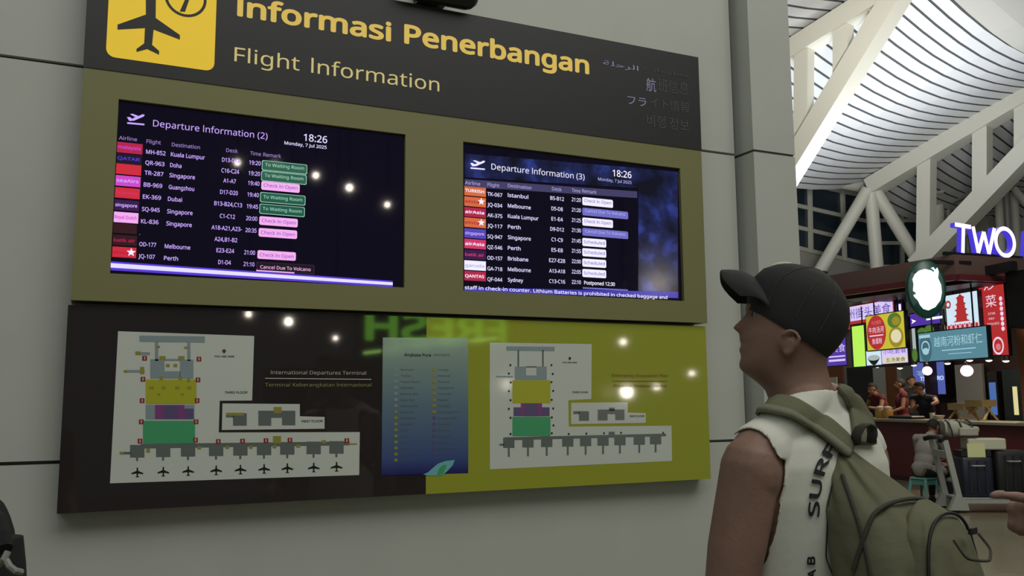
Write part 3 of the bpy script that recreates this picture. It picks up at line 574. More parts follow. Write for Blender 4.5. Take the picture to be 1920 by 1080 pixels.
def figure(j, mb=None, head=True, fingers=True, k=1.0):
    """j: pelvis, chest, neck, head, fwd (face), and l/r shoulder, elbow, wrist, hip, knee, ankle as points"""
    mb = mb or MB(); g = lambda n: np.array(j[n], float)
    ax_s = nrm(g('lsh') - g('rsh')); ax_z = nrm(g('neck') - g('pelvis')); ax_f = nrm(np.cross(ax_s, ax_z)); ax = (ax_s, ax_f, ax_z)
    mb.ell(g('chest'), .170 * k, .118 * k, .20 * k, ax); mb.ell((g('chest') + g('pelvis')) / 2, .145 * k, .105 * k, .20 * k, ax); mb.ell(g('pelvis'), .165 * k, .120 * k, .13 * k, ax)
    mb.capsule(g('lsh') * .85 + g('rsh') * .15, .058 * k, g('rsh') * .85 + g('lsh') * .15, .058 * k); mb.capsule(g('neck') - ax_z * .05, .064 * k, g('head') - np.array((0, 0, .04)), .055 * k)
    for s in 'lr':
        mb.capsule(g(s + 'sh'), .056 * k, g(s + 'el'), .042 * k); mb.capsule(g(s + 'el'), .042 * k, g(s + 'wr'), .028 * k)
        mb.capsule(g(s + 'hip'), .085 * k, g(s + 'kn'), .057 * k); mb.capsule(g(s + 'kn'), .055 * k, g(s + 'an'), .038 * k)
        a = g(s + 'an'); ft = nrm(np.array(j.get('toe', ax_f)) * np.array((1, 1, 0))); mb.capsule(a + ft * -.03 + (0, 0, -.045), .036 * k, a + ft * .15 + (0, 0, -.055), .028 * k)
        d = g(s + 'wr') - g(s + 'el'); 
        if fingers: hand(mb, g(s + 'wr'), d, j.get(s + 'palm', -ax_s if s == 'l' else ax_s), j.get(s + 'thumb', ax_f), .4, k)
    if head: simple_head(mb, g('head'), j['fwd'], j.get('up', ax_z), k)
    return mb
# ------------------------------------------------------------------ the man with the cap
MZ = 1.85
FWD = nrm(-math.sin(math.radians(41)) * RH + math.cos(math.radians(41)) * FH); LFT = nrm(-math.cos(math.radians(41)) * RH - math.sin(math.radians(41)) * FH)
MB0 = U(1501, 752, MZ) * np.array((1, 1, 0))
def ml(a, b, z): return MB0 + a * LFT + b * FWD + z * ZZ          # a to his left, b forward, z up
man = thing('person', 'man in black cap and white sleeveless shirt looking up at the screens', 'person', MB0)
PSI = math.radians(12)
HC = U(1478, 610, MZ)
HFW = nrm(-math.cos(PSI) * RH + math.sin(PSI) * FH); HSD = nrm(-math.sin(PSI) * RH - math.cos(PSI) * FH)   # face direction, towards the camera
PXM = MZ / F_PX
def hp(u, v, s=0): return HC + ((1478 - u) * PXM / math.cos(PSI)) * HFW + (610 - v) * PXM * 1.0 * ZZ + s * HSD
body = MB()
rows = [(514, 1478, 1522, .024), (520, 1462, 1534, .040), (532, 1440, 1550, .058), (548, 1420, 1562, .068), (560, 1409, 1570, .0735), (573, 1404, 1578, .076), (582, 1403, 1578, .0765), (590, 1402.5, 1577, .077), (600, 1401, 1575, .077), (610, 1399.5, 1571, .0765),
        (620, 1397, 1566, .0755), (630, 1394.5, 1560, .074), (640, 1394, 1554, .072), (650, 1393.5, 1550, .070), (660, 1393, 1546, .068), (670, 1391.5, 1543, .066), (680, 1391, 1542, .063), (690, 1392.5, 1542, .060), (698, 1397, 1543, .0575), (707, 1408, 1545, .056), (717, 1420, 1547, .056),
        (728, 1431, 1549, .058), (742, 1436, 1551, .060), (758, 1440, 1554, .062), (780, 1444, 1560, .064), (815, 1450, 1566, .066)]
nose = {573: 0, 582: -3, 590: 3, 600: 11, 610: 20.5, 620: 8.5, 630: 3.5}
lips = {630: 3, 640: 1.5, 650: 3.5, 660: 3.0, 670: 1.5, 680: 3.5, 690: 3.0, 698: 0}
def interp(tab, v):
    ks = sorted(tab); return 0 if v < ks[0] or v > ks[-1] else float(np.interp(v, ks, [tab[k] for k in ks]))
vv = np.concatenate([np.arange(514, 560, 5), np.arange(560, 705, 2.5), np.arange(705, 816, 8)])
R_ = np.array(rows); rings = []
nose_t = {575: 0, 583: -2.5, 588: 0, 595: 6.5, 603: 14, 608: 19.5, 612: 21.5, 616: 18, 620: 10, 624: 4, 628: 1}
lip_t = {622: 1, 628: 3.2, 633: 5, 637: 4.2, 641: 1.2, 644: .4, 648: 2.5, 652: 4.6, 656: 4.8, 660: 2.5, 666: .2, 672: .8, 680: 3.6, 686: 4.2, 694: 2.5, 700: 0}
for v in vv:
    uf, ub, hw = [float(np.interp(v, R_[:, 0], R_[:, c])) for c in (1, 2, 3)]
    uc = uf + (ub - uf) * .46; ring = []
    for k in range(56):
        a = 2 * PI * k / 56; ca, sa = math.cos(a), math.sin(a)
        pw = .88 if ca > 0 else .95
        x = math.copysign(abs(ca) ** pw, ca); y = math.copysign(abs(sa) ** (.92 if ca < 0 else 1.08), sa)
        u = uc - (uc - uf) * x if ca > 0 else uc - (ub - uc) * x
        s = hw * y
        if ca > 0:
            u -= interp(nose_t, v) * math.exp(-(s / (.0085 + .006 * min(1, max(0, (v - 585) / 25)))) ** 2) + interp(lip_t, v) * math.exp(-(s / .024) ** 2)
            e = math.exp(-((v - 590) / 9) ** 2) * math.exp(-((abs(s) - .032) / .014) ** 2); u += 8 * e
            u -= 3.0 * math.exp(-((v - 574) / 7) ** 2) * math.exp(-((abs(s) - .028) / .024) ** 2)
        ring.append(hp(u, v, s))
    rings.append(ring)
body.loft(rings)
for q in (-1, 1):   # ears: disc, rim and lobe
    c = lambda u, v, d=0: hp(u, v, q * (.0735 + d))
    body.ell(c(1470, 648), .018, .008, .022, (HFW, HSD, ZZ))
    rim = [c(1462, 638, .006), c(1464, 629, .010), c(1473, 625, .012), c(1483, 629, .015), (c(1488, 639, .016)), c(1485, 651, .013), c(1477, 660, .009), c(1468, 667, .006), c(1461, 666, .004)]
    body.tube(rim, [.0035, .0045, .0045, .0045, .005, .005, .005, .0065, .005], 8)
    body.tube([c(1477, 640, .009), c(1476, 650, .009), c(1470, 657, .007)], .004, 8)
# trunk
tr = [(.86, .165, .105, .0), (.95, .178, .118, -.005), (1.05, .168, .112, 0), (1.15, .166, .110, 0), (1.25, .176, .116, -.002), (1.34, .190, .122, -.006), (1.41, .198, .122, -.012), (1.47, .196, .112, -.018), (1.51, .178, .096, -.022), (1.545, .140, .078, -.020), (1.575, .095, .066, -.014), (1.60, .068, .060, -.006)]
rings = []
for z, a, b, o in tr:
    rings.append([ml(a * math.copysign(abs(math.cos(t)) ** .85, math.cos(t)), o + b * math.copysign(abs(math.sin(t)) ** .9, math.sin(t)) - (.012 * math.exp(-(math.cos(t) * a / .05) ** 2) * 0), z) for t in np.linspace(0, 2 * PI, 40, endpoint=False)])
body.loft(rings)
ARM = {}
for q, n in ((1, 'l'), (-1, 'r')):
    sh, el, wr = ml(q * .205, -.015, 1.475), ml(q * .262, .020, 1.17), ml(q * .275, .12, .93); ARM[n] = (sh, el, wr)
    body.ell(sh + ZZ * -.012, .058, .060, .072, (LFT, FWD, ZZ)); body.capsule(ml(q * .10, -.02, 1.535), .046, ml(q * .185, -.018, 1.495), .055)
    mid = sh * .5 + el * .5; body.capsule(sh, .058, mid + FWD * .004, .0535); body.capsule(mid + FWD * .004, .0535, el, .043); m2 = el * .7 + wr * .3
    body.capsule(el, .042, m2, .044); body.capsule(m2, .044, wr, .029)
    hand(body, wr, wr - el + ZZ * -.05, -q * LFT, FWD, .4)
    hip, kn, an = ml(q * .095, .0, .90), ml(q * .115, .02, .50), ml(q * .125, -.02, .09)
    body.capsule(hip, .088, kn, .060); body.capsule(kn, .058, kn * .65 + an * .35 - FWD * .015, .058); body.capsule(kn * .65 + an * .35 - FWD * .015, .056, an, .038)
    body.capsule(an - FWD * .03 - ZZ * .05, .037, an + FWD * .155 - ZZ * .06, .028)
    body.capsule(ml(q * .035, -.045, 1.60), .035, ml(q * .13, -.03, 1.535), .045)   # trapezius
skin = skinned(body, 'body', 'skin_tan', .0042, 5, man)
for q in (-1, 1):
    e = MB('eye_white'); e.sm = True; e.ell(hp(1424, 591, q * .031), .012, .012, .012); e.ell(hp(1415.5, 590, q * .031), .005, .0055, .0055, m='eye_iris'); e.build('eye', None, man)
# ---- shirt, shorts, shoes
def seg_d(p, a, b): t = max(0, min(1, (p - a) @ (b - a) / ((b - a) @ (b - a)))); return np.linalg.norm(p - a - t * (b - a))
def loc(p): d = p - MB0; return d @ LFT, d @ FWD, p[2]
TRK = np.array(tr)
def on_arm(p):
    a, b, z = loc(p)
    ta, tb, to = [np.interp(z, TRK[:, 0], TRK[:, c]) for c in (1, 2, 3)]
    dt = (math.hypot(a / ta, (b - to) / tb) - 1) * min(ta, tb)
    for n in 'lr':
        sh, el, wr = ARM[n]
        da = min(seg_d(p, sh, el) - .052, seg_d(p, el, wr) - .038, seg_d(p, wr, wr + (wr - el) * .6) - .03)
        if da < dt - .004 and z < (1.485 if b < .03 else 1.5): return True
    return False
def keep_shirt(p, n):
    a, b, z = loc(p)
    if z < .90 or z > 1.62 or on_arm(p): return False
    if abs(a) > .212: return False
    if abs(a) > .095 and ((b - .075) / .105) ** 2 + ((z - 1.40) / .150) ** 2 < 1: return False      # deep armholes
    if z > 1.588 - .42 * b: return False                                                              # neckline
    return True
shirt = subset_shell(skin, 'sleeveless_shirt', 'shirt_white', keep_shirt, lambda p: .007 + .012 * max(0, min(1, (1.42 - p[2]) / .25)), man, 8, .003)
def keep_shorts(p, n): a, b, z = loc(p); return .52 < z < 1.0 and not on_arm(p) and min(seg_d(p, *ARM[s][1:]) for s in 'lr') > .06 and abs(a) < .235
subset_shell(skin, 'shorts', 'shorts_dark', keep_shorts, .014, man, 6, .003)
def keep_shoe(p, n): return p[2] < .12
subset_shell(skin, 'shoes', 'shoe_dark', keep_shoe, .006, man, 3)
# ---- baseball cap (built around the brow line)
UB = nrm((141, 100)); 
def cp(b, n, d=0):      # b back along the brow line, n up from it, both in the head's own scale; d towards the camera in metres
    u = 1475 + b * UB[0] + n * UB[1]; v = 620 + b * UB[1] - n * UB[0]; return hp(u, v, d)
prof = [(-6, -82, 85, .080), (0, -86, 87, .083), (20, -96, 91, .0855), (53, -104, 90, .086), (75, -99, 82, .083), (94, -84, 69, .075), (108, -66, 52, .062), (118, -46, 33, .045), (125, -22, 12, .022), (127, -12, 2, .008)]
capm = MB('cap_black'); rings = []
for n, bf, bb, hw in prof:
    rings.append([cp((bf + bb) / 2 + (bb - bf) / 2 * math.cos(t), n, hw * math.sin(t)) for t in np.linspace(0, 2 * PI, 48, endpoint=False)])
capm.loft(rings, True)
cap = smooth(capm.build('cap', None, man), 60)
bm_ = bmesh.new(); bm_.from_mesh(cap.data); bmesh.ops.subdivide_edges(bm_, edges=[e for e in bm_.edges if e.calc_length() > .02], cuts=1, use_grid_fill=True); bm_.to_mesh(cap.data); bm_.free(); cap.data.polygons.foreach_set('use_smooth', [True] * len(cap.data.polygons))
br = MB('cap_black'); br.sm = True; N = 24; tops = []; bots = []
for i in range(N + 1):
    s = -1 + 2 * i / N
    for r in np.linspace(0, 1, 7):
        b = (-98 + 46 * s * s) * (1 - r) + (-161 + 20 * s * s + 38 * s ** 8) * r; n = (52 - 36 * s * s) * (1 - r) + (32 - 26 * s * s) * r + 8 * math.sin(PI * r)
        tops.append(cp(b, n, s * (.083 - .010 * r * abs(s) ** 3))); bots.append(cp(b, n - 4.5, s * (.083 - .010 * r * abs(s) ** 3)))
M = 7; nn = len(tops); F = []
for i in range(N):
    for r in range(M - 1): a = i * M + r; F += [(a, a + 1, a + M + 1, a + M), (nn + a, nn + a + M, nn + a + M + 1, nn + a + 1)]
for i in range(N): a = i * M + M - 1; F.append((a, nn + a, nn + a + M, a + M)); a = i * M; F.append((a, a + M, nn + a + M, nn + a))
for r in range(M - 1): F.append((r, nn + r, nn + r + 1, r + 1)); a = N * M + r; F.append((a, a + 1, nn + a + 1, nn + a))
br.add(tops + bots, F); smooth(br.build('brim', None, cap), 50)
b = MB('cap_black'); b.ell(cp(-5, 128), .008, .008, .004); b.build('top_button', None, cap)
b = MB('shirt_white'); b.tube([cp(-88, 88, .012), cp(-80, 96, .013), cp(-70, 104, .014), cp(-62, 109, .013)], [.0025, .004, .004, .002], 8); b.build('front_logo', None, cap)['label'] = 'small white stitched mark on the cap front'
for k in range(3):
    b = MB('canvas_dark'); t = math.radians((60, 90, 125)[k]); pts = []
    for n, bf, bb, hw in prof[2:]: pts.append(cp((bf + bb) / 2 + (bb - bf) / 2 * math.cos(t), n, (hw + .0005) * math.sin(t)))
    b.tube(pts, .0012, 6); b.build('seam', None, cap)
# ------------------------------------------------------------------ print on the shirt and the olive backpack
def world_tree(*objs):
    V = []; F = []
    for o in objs:
        org = Vector(ORG[o.name]); k = len(V); V += [tuple(v.co + org) for v in o.data.vertices]; F += [tuple(i + k for i in p.vertices) for p in o.data.polygons]
    return BVHTree.FromPolygons(V, F)
BT = world_tree(skin, shirt); ST = world_tree(shirt)
def hit(u, v, off, tree=None):
    d = Vector(nrm(ray(u, v))); h = (tree or BT).ray_cast(Vector(CAM), d)
    if h[0] is None: h = (tree or BT).find_nearest(Vector(U(u, v, 1.85)))[:2]
    n = h[1] if h[1].dot(d) < 0 else -h[1]
    return np.array(h[0] + n * off)
def wrap_text(name, s, path, hp_, bold, parent, off=.0045):
    V, Fs = glyphs(s, bold, 3); P = np.array(path, float); L = np.concatenate([[0], np.cumsum(np.linalg.norm(np.diff(P, axis=0), axis=1))])
    a, b = V[:, 0].min(), V[:, 0].max(); out = []
    bm = bmesh.new(); vs = [bm.verts.new((p[0], p[1], 0)) for p in V]
    for f in Fs:
        try: bm.faces.new([vs[i] for i in f])
        except Exception: pass
    bmesh.ops.triangulate(bm, faces=bm.faces); bmesh.ops.subdivide_edges(bm, edges=[e for e in bm.edges if e.calc_length() > .12], cuts=2); bmesh.ops.triangulate(bm, faces=bm.faces)
    bm.verts.index_update()
    for v in bm.verts:
        t = (v.co.x - a) / (b - a) * L[-1]; c = np.array([np.interp(t, L, P[:, 0]), np.interp(t, L, P[:, 1])]); e = .5
        c0 = np.array([np.interp(t - 6, L, P[:, 0]), np.interp(t - 6, L, P[:, 1])]); c1_ = np.array([np.interp(t + 6, L, P[:, 0]), np.interp(t + 6, L, P[:, 1])])
        d = nrm(c1_ - c0 + 1e-9); n = np.array([d[1], -d[0]]); q = c + n * v.co.y / .715 * hp_
        out.append(hit(q[0], q[1], off, ST))
    mb = MB('shirt_print'); mb.add(out, [tuple(v.index for v in f.verts) for f in bm.faces]); bm.free(); return mb.build(name, None, parent, False)
wrap_text('back_print', 'SURF', [(1533, 969), (1535, 930), (1541, 895), (1552, 865), (1568, 838)], 24, .022, shirt)['label'] = 'dark vertical lettering SURF'
wrap_text('back_print', 'B', [(1526, 1058), (1526, 1042)], 17, .03, shirt); wrap_text('back_print', 'A', [(1527, 1084), (1527, 1066)], 17, .03, shirt)
def ribbon(name, m, up, lo, off, th, parent, n=24, k=5, tree=None, bulge=.0):
    up = np.array(up, float); lo = np.array(lo, float)
    def rs(P, t): L = np.concatenate([[0], np.cumsum(np.linalg.norm(np.diff(P, axis=0), axis=1))]); return np.array([np.interp(t * L[-1], L, P[:, 0]), np.interp(t * L[-1], L, P[:, 1])])
    G = []
    for i in range(n + 1):
        a, b = rs(up, i / n), rs(lo, i / n)
        for j in range(k + 1):
            q = a + (b - a) * j / k; G.append(hit(q[0], q[1], off + bulge * math.sin(PI * j / k), tree))
    return sheet(name, m, np.array(G), n, k, th, parent)
def sheet(name, m, G, n, k, th, parent):
    F = [(i * (k + 1) + j, i * (k + 1) + j + 1, (i + 1) * (k + 1) + j + 1, (i + 1) * (k + 1) + j) for i in range(n) for j in range(k)]
    mb = MB(m); mb.add(G, F); o = mb.build(name, None, parent)
    s = o.modifiers.new('s', 'SMOOTH'); s.iterations = 3; t = o.modifiers.new('t', 'SOLIDIFY'); t.thickness = th; t.offset = 0
    dg = bpy.context.evaluated_depsgraph_get(); dg.update(); me = bpy.data.meshes.new_from_object(o.evaluated_get(dg)); o.modifiers.clear(); o.data = me
    for p in me.polygons: p.use_smooth = True
    return o
ribbon('printed_line', 'shirt_print', [(1571, 872), (1556, 903), (1548, 945), (1546, 1000), (1544, 1045), (1560, 1084)], [(1574, 874), (1559, 905), (1551, 945), (1549, 1000), (1547, 1045), (1563, 1084)], .005, .001, shirt, 30, 1, ST)
PB = .004
pack = thing('backpack', 'olive green canvas backpack worn by the man in the black cap', 'backpack', ml(.02, -.2, .95))
def ring_at(a_c, bb, wa, wb, z, n=64, pw=.8, fold=0, ph=0, sag=0):
    out = []
    for i in range(n):
        t = 2 * PI * i / n; c, s = math.cos(t), math.sin(t); x = math.copysign(abs(c) ** pw, c); y = math.copysign(abs(s) ** pw, s)
        r = 1 + fold * (math.sin(7 * t + ph) * .6 + math.sin(11 * t + 1.7 * ph) * .4)
        out.append(ml(a_c + wa * x * r, -(bb + PB * max(0, min(1, (1.5 - z) / .15)) + wb * y * r), z + sag * y))
    return out
prf = [(1.512, .055, .108, .012, .010), (1.500, .052, .111, .026, .020), (1.475, .046, .122, .050, .036), (1.448, .036, .137, .078, .050), (1.42, .028, .152, .102, .066), (1.385, .022, .170, .122, .082), (1.33, .018, .184, .136, .094), (1.26, .012, .195, .148, .100), (1.18, .010, .203, .156, .106), (1.08, .008, .208, .158, .110), (1.00, .008, .212, .150, .106), (.955, .008, .205, .125, .085), (.942, .008, .202, .09, .06)]
zs = np.concatenate([np.linspace(1.512, 1.38, 16), np.linspace(1.365, .96, 26), [.955, .948, .942]]); Pf = np.array(prf)[::-1]; rg = []
for z in zs:
    a_, bb, wa, wb = [float(np.interp(z, Pf[:, 0], Pf[:, c])) for c in (1, 2, 3, 4)]
    rg.append(ring_at(a_, bb, wa, wb, z, 72, .78, .10 * max(0, min(1, (z - 1.36) / .12)) + .014 + .016 * math.sin(z * 40), z * 9, -.02 * min(1, max(0, (1.5 - z) / .2))))
mb = MB('canvas_olive'); mb.loft(rg); smooth(mb.build('main_bag', None, pack), 80)
pk = [(1.405, .166 + .085, .030, .012), (1.392, .257, .062, .026), (1.36, .260, .088, .038), (1.30, .266, .102, .046), (1.22, .276, .112, .052), (1.12, .284, .116, .056), (1.02, .284, .110, .050), (.985, .278, .09, .04)]
Pk = np.array(pk)[::-1]; rg = []
for z in np.concatenate([np.linspace(1.405, 1.36, 6), np.linspace(1.35, .985, 22)]):
    bb, wa, wb = [float(np.interp(z, Pk[:, 0], Pk[:, c])) for c in (1, 2, 3)]; rg.append(ring_at(.005, bb, wa, wb, z, 56, .72, .03 + .018 * math.sin(z * 55 + 1), z * 12, -.01))
mb = MB('canvas_olive'); mb.loft(rg); pocket = smooth(mb.build('front_pocket', None, pack), 80)
def piping(name, m, r, pts, parent, n=40):      # a cord through local points, smoothed
    P = np.array(pts, float); t = np.linspace(0, len(P) - 1, n); Q = np.stack([np.interp(t, range(len(P)), P[:, c]) for c in range(3)], 1)
    for _ in range(6): Q[1:-1] = (Q[:-2] + 2 * Q[1:-1] + Q[2:]) / 4
    mb = MB(m); mb.tube([ml(q[0], q[1] - PB, q[2]) for q in Q], r, 8); return smooth(mb.build(name, None, parent), 60)
def on_ring(P, z, t, lift, pw=.75, a_c=None):
    if P.shape[1] == 5: a_, bb, wa, wb = [float(np.interp(z, P[:, 0], P[:, c])) for c in (1, 2, 3, 4)]
    else: a_ = .005; bb, wa, wb = [float(np.interp(z, P[:, 0], P[:, c])) for c in (1, 2, 3)]
    c, s = math.cos(t), math.sin(t); return (a_ + (wa + lift) * math.copysign(abs(c) ** pw, c), -(bb + (wb + lift) * math.copysign(abs(s) ** pw, s)), z)
zipp = [on_ring(Pk, z, math.radians(t), .003, .72) for z, t in ((1.02, 12), (1.12, 12), (1.22, 14), (1.30, 18), (1.36, 28), (1.388, 50), (1.396, 90), (1.388, 130), (1.36, 152), (1.30, 162), (1.22, 166), (1.12, 168), (1.02, 168))]
piping('pocket_zip', 'zip_dark', .003, zipp, pocket, 60)
flap = [on_ring(Pf, z, math.radians(t), .006, .78) for z, t in ((1.30, -2), (1.36, 10), (1.40, 30), (1.415, 60), (1.418, 90), (1.412, 120), (1.39, 150), (1.34, 172), (1.27, 182))]
piping('lid_seam', 'canvas_dark', .004, flap, pack, 60)
for t in (8, 172): piping('side_seam', 'canvas_dark', .004, [on_ring(Pf, z, math.radians(t), .002, .78) for z in np.linspace(1.46, .97, 16)], pack)
piping('bottom_strap', 'zip_dark', .007, [on_ring(Pf, z, math.radians(168), .012, .78) for z in np.linspace(1.33, 1.0, 10)], pack)
cl = [on_ring(Pk, 1.355, math.radians(t), .014, .72) for t in (70, 95, 120)]
piping('cord_loop', 'canvas_dark', .0025, [cl[0], (cl[0][0], cl[0][1] - .02, 1.325), (cl[1][0], cl[1][1] - .03, 1.315), (cl[2][0], cl[2][1] - .02, 1.33), cl[2]], pack)
mb = MB('zip_dark'); mb.rbox(ml(cl[1][0], cl[1][1] - .004 - PB, 1.365), (.026, .008, .012), .003, (LFT, FWD, ZZ)); mb.build('buckle', None, pack)
# shoulder straps
def strap_front(sgn):
    pts = [(.118, .035, 1.555), (.125, .085, 1.51), (.130, .112, 1.43), (.140, .112, 1.33), (.158, .085, 1.24), (.178, .02, 1.17), (.165, -.06, 1.12), (.13, -.115, 1.09)]; P = np.array(pts); t = np.linspace(0, len(P) - 1, 30); G = []
    Q = np.stack([np.interp(t, range(len(P)), P[:, c]) for c in range(3)], 1)
    for q in Q:
        for j in range(4):
            p = ml(sgn * (q[0] + (j - 1.5) * .017), q[1], q[2]); h = ST.find_nearest(Vector(p)); n = np.array(h[1]); h = np.array(h[0]); n = n if n @ (p - ml(0, 0, q[2])) > 0 else -n; G.append(h + n * .009)
    return np.array(G)
for s_ in (1, -1): sheet('strap_webbing', 'canvas_dark', strap_front(s_), 29, 3, .005, pack)
sp = ribbon('shoulder_strap', 'canvas_olive', [(1424, 760), (1440, 751), (1462, 747), (1490, 752), (1522, 769), (1556, 792), (1585, 818), (1594, 838)], [(1404, 786), (1424, 780), (1448, 778), (1478, 786), (1508, 803), (1540, 826), (1568, 850), (1584, 862)], .008, .009, pack, 30, 6, None, .002)
ribbon('strap_edge', 'canvas_pale', [(1412, 776), (1440, 768), (1478, 775), (1510, 793), (1545, 817), (1588, 848)], [(1402, 788), (1440, 782), (1478, 789), (1508, 806), (1540, 830), (1581, 865)], .014, .006, sp, 26, 2, None, .002)
ribbon('shoulder_strap', 'canvas_olive', [(1561, 728), (1578, 748), (1588, 772), (1592, 800), (1592, 835)], [(1580, 727), (1606, 744), (1624, 770), (1633, 800), (1636, 838)], .008, .009, pack, 24, 5, None, .002)
zl = float((hit(1600, 835, .02) - CAM) @ FW) - .01; G = []
for u, v in ((1606, 842), (1603, 815), (1611, 799), (1625, 793), (1637, 797), (1637, 812), (1632, 838)): q = U(u, v, zl); G += [q - FH * .014 + RH * .006, q, q + FH * .014 - RH * .006]
sheet('haul_loop', 'canvas_dark', np.array(G), 6, 2, .004, pack)
# ================================================================== the hall beyond the wall
mat('beam_white', 'cfcdc0', .5); mat('slat_white', 'd2d2d2', .4); mat('slat_gap', '45484a', .9); mat('glass_night', '26343f', .12); mat('plaster', 'b3b1a8', .7); mat('pipe_grey', '9a9c96', .45, .2)
mat('floor_tile', '77745f', .22, noise=.05, nscale=2); mat('grout', '6a6856', .5)
f = MB('floor_tile')
f.add([(-7, -14, 0), (34, -14, 0), (34, 42, 0), (-7, 42, 0)], [(0, 1, 2, 3)]); fl = struct('floor', f, 'floor_tile')
nt = MATS['floor_tile'].node_tree; bs = nt.nodes['Principled BSDF']; tc = nt.nodes.new('ShaderNodeTexCoord'); bk = nt.nodes.new('ShaderNodeTexBrick'); bk.offset = 0
bk.inputs['Color1'].default_value = (*lin('7d7a66'), 1); bk.inputs['Color2'].default_value = (*lin('75725f'), 1); bk.inputs['Mortar'].default_value = (*lin('69675a'), 1); bk.inputs['Scale'].default_value = 1; bk.inputs['Mortar Size'].default_value = .006; bk.inputs['Brick Width'].default_value = .6; bk.inputs['Row Height'].default_value = .6
nt.links.new(tc.outputs['Object'], bk.inputs['Vector']); nt.links.new(bk.outputs['Color'], bs.inputs['Base Color'])
# roof: slats run along RS, trusses lie in vertical planes across it
RS = math.sin(math.radians(50)) * RH + math.cos(math.radians(50)) * FH; RTD = math.cos(math.radians(50)) * RH - math.sin(math.radians(50)) * FH
C2 = CAM @ RS + 28 * (ray(1637, 338) @ RS); C1 = CAM @ RS + (C2 - CAM @ RS) * .65; C0 = C1 - (C2 - C1)
PT = [(-19, 6.55), (-16, 7.55), (-13.67, 8.42), (-11.26, 9.24), (-9.17, 9.92), (-7, 10.35), (-4, 10.6), (0, 10.5), (5, 9.9)]
def prof_z(t): return float(np.interp(t, [q[0] for q in PT], [q[1] for q in PT]))
def rp(c, t, z): return CAM * np.array((1, 1, 0)) + RS * (c - CAM @ RS) + RTD * t + z * ZZ
def tp(u, v, c): P = on_plane(u, v, RS, c); return P
bays = [C1 - 1.6 * (C2 - C1), C1 - .8 * (C2 - C1), C1, C2, C2 + (C2 - C1), C2 + 2 * (C2 - C1)]
def t_of(u, v, z): P = on_plane(u, v, ZZ, z); return (P - CAM) @ RTD
TB0 = (t_of(1800, -10, 10.15) + t_of(1920, 60, 10.15)) / 2; print('band', t_of(1800, -10, 10.15), t_of(1860, 25, 10.15), t_of(1920, 60, 10.15), TB0)
ce = MB('slat_white'); ts = np.arange(-14.4, 3.2, .30); NS = 8
for a, b in zip(bays[:-1], bays[1:]):
    for t in ts:
        if TB0 - .30 < t < TB0 + 1.0: continue
        for lo, hi, m_, dz in ((t, t + .245, 'slat_white', 0), (t + .20, t + .345, 'slat_gap', .010)):
            vs = []
            for k in range(NS + 1):
                c = a + (b - a) * k / NS; sag = -.55 * math.sin(PI * k / NS)
                vs += [rp(c, lo, prof_z(lo) + .12 + dz + sag), rp(c, hi, prof_z(hi) + .12 + dz + sag)]
            ce.add(vs, [(2 * k, 2 * k + 1, 2 * k + 3, 2 * k + 2) for k in range(NS)], m_)
    vs = []
    for k in range(NS + 1):       # the plain curved trough between the slat fields
        c = a + (b - a) * k / NS; sag = -.55 * math.sin(PI * k / NS)
        for dt, dz in ((-.06, .02), (0, -.16), (.55, -.24), (1.15, -.10), (1.2, .05)): vs.append(rp(c, TB0 + dt, prof_z(TB0 + dt) + .12 + sag + dz))
    ce.add(vs, [(5 * k + j, 5 * k + j + 1, 5 * k + j + 6, 5 * k + j + 5) for k in range(NS) for j in range(4)], 'plaster')
struct('ceiling', ce, 'slat_white', False)
# trusses
def truss(c, label, chords, posts, w):
    t = thing('roof_truss', label, 'truss', rp(c, -12, 5), 'white roof trusses')
    for nm, (p, q), h in chords: mb = MB('beam_white'); mb.beam(tp(*p, c), tp(*q, c), w, h, RS); mb.build(nm, None, t)
    for p, q, h in posts: mb = MB('beam_white'); mb.beam(tp(*p, c), tp(*q, c), w * .8, h, RS); mb.build('post', None, t)
    return t
truss(C1, 'nearest white box-beam truss crossing the roof beside the pillar', [('top_chord', ((1380, 161), (1760, -76)), .40), ('bottom_chord', ((1462, 352), (1720, -70)), .46)], [((1508, 88), (1506, 262), .27), ((1581, 40), (1581, 150), .27), ((1650, -5), (1650, 40), .27)], .42)
truss(C2, 'second white truss over the food stall, ending on splayed struts', [('top_chord', ((1634, 352), (2000, 134)), .62), ('bottom_chord', ((1722, 500), (1990, 219)), .66)], [((1738, 285), (1736, 486), .42), ((1842, 228), (1842, 375), .42), ((1921, 180), (1921, 288), .42)], .5)
# splayed struts on the facade line
sp_ = thing('splayed_column', 'white column with two splayed struts in front of the dark windows', 'column', U(1640, 505, 28))
for nm, p, q, r in (('strut', (1627, 356), (1535, 512), .20), ('post', (1632, 352), (1645, 505), .20), ('strut', (1641, 358), (1724, 492), .20)):
    mb = MB('beam_white'); mb.sm = True; mb.tube([U(*p, 27.9), U(*q, 27.9)], r, 14); smooth(mb.build(nm, None, sp_), 50)
mb = MB('plaster'); a = U(1645, 505, 27.9); mb.box((a[0], a[1], a[2] / 2), (.7, .7, a[2])); mb.build('pedestal', None, sp_)
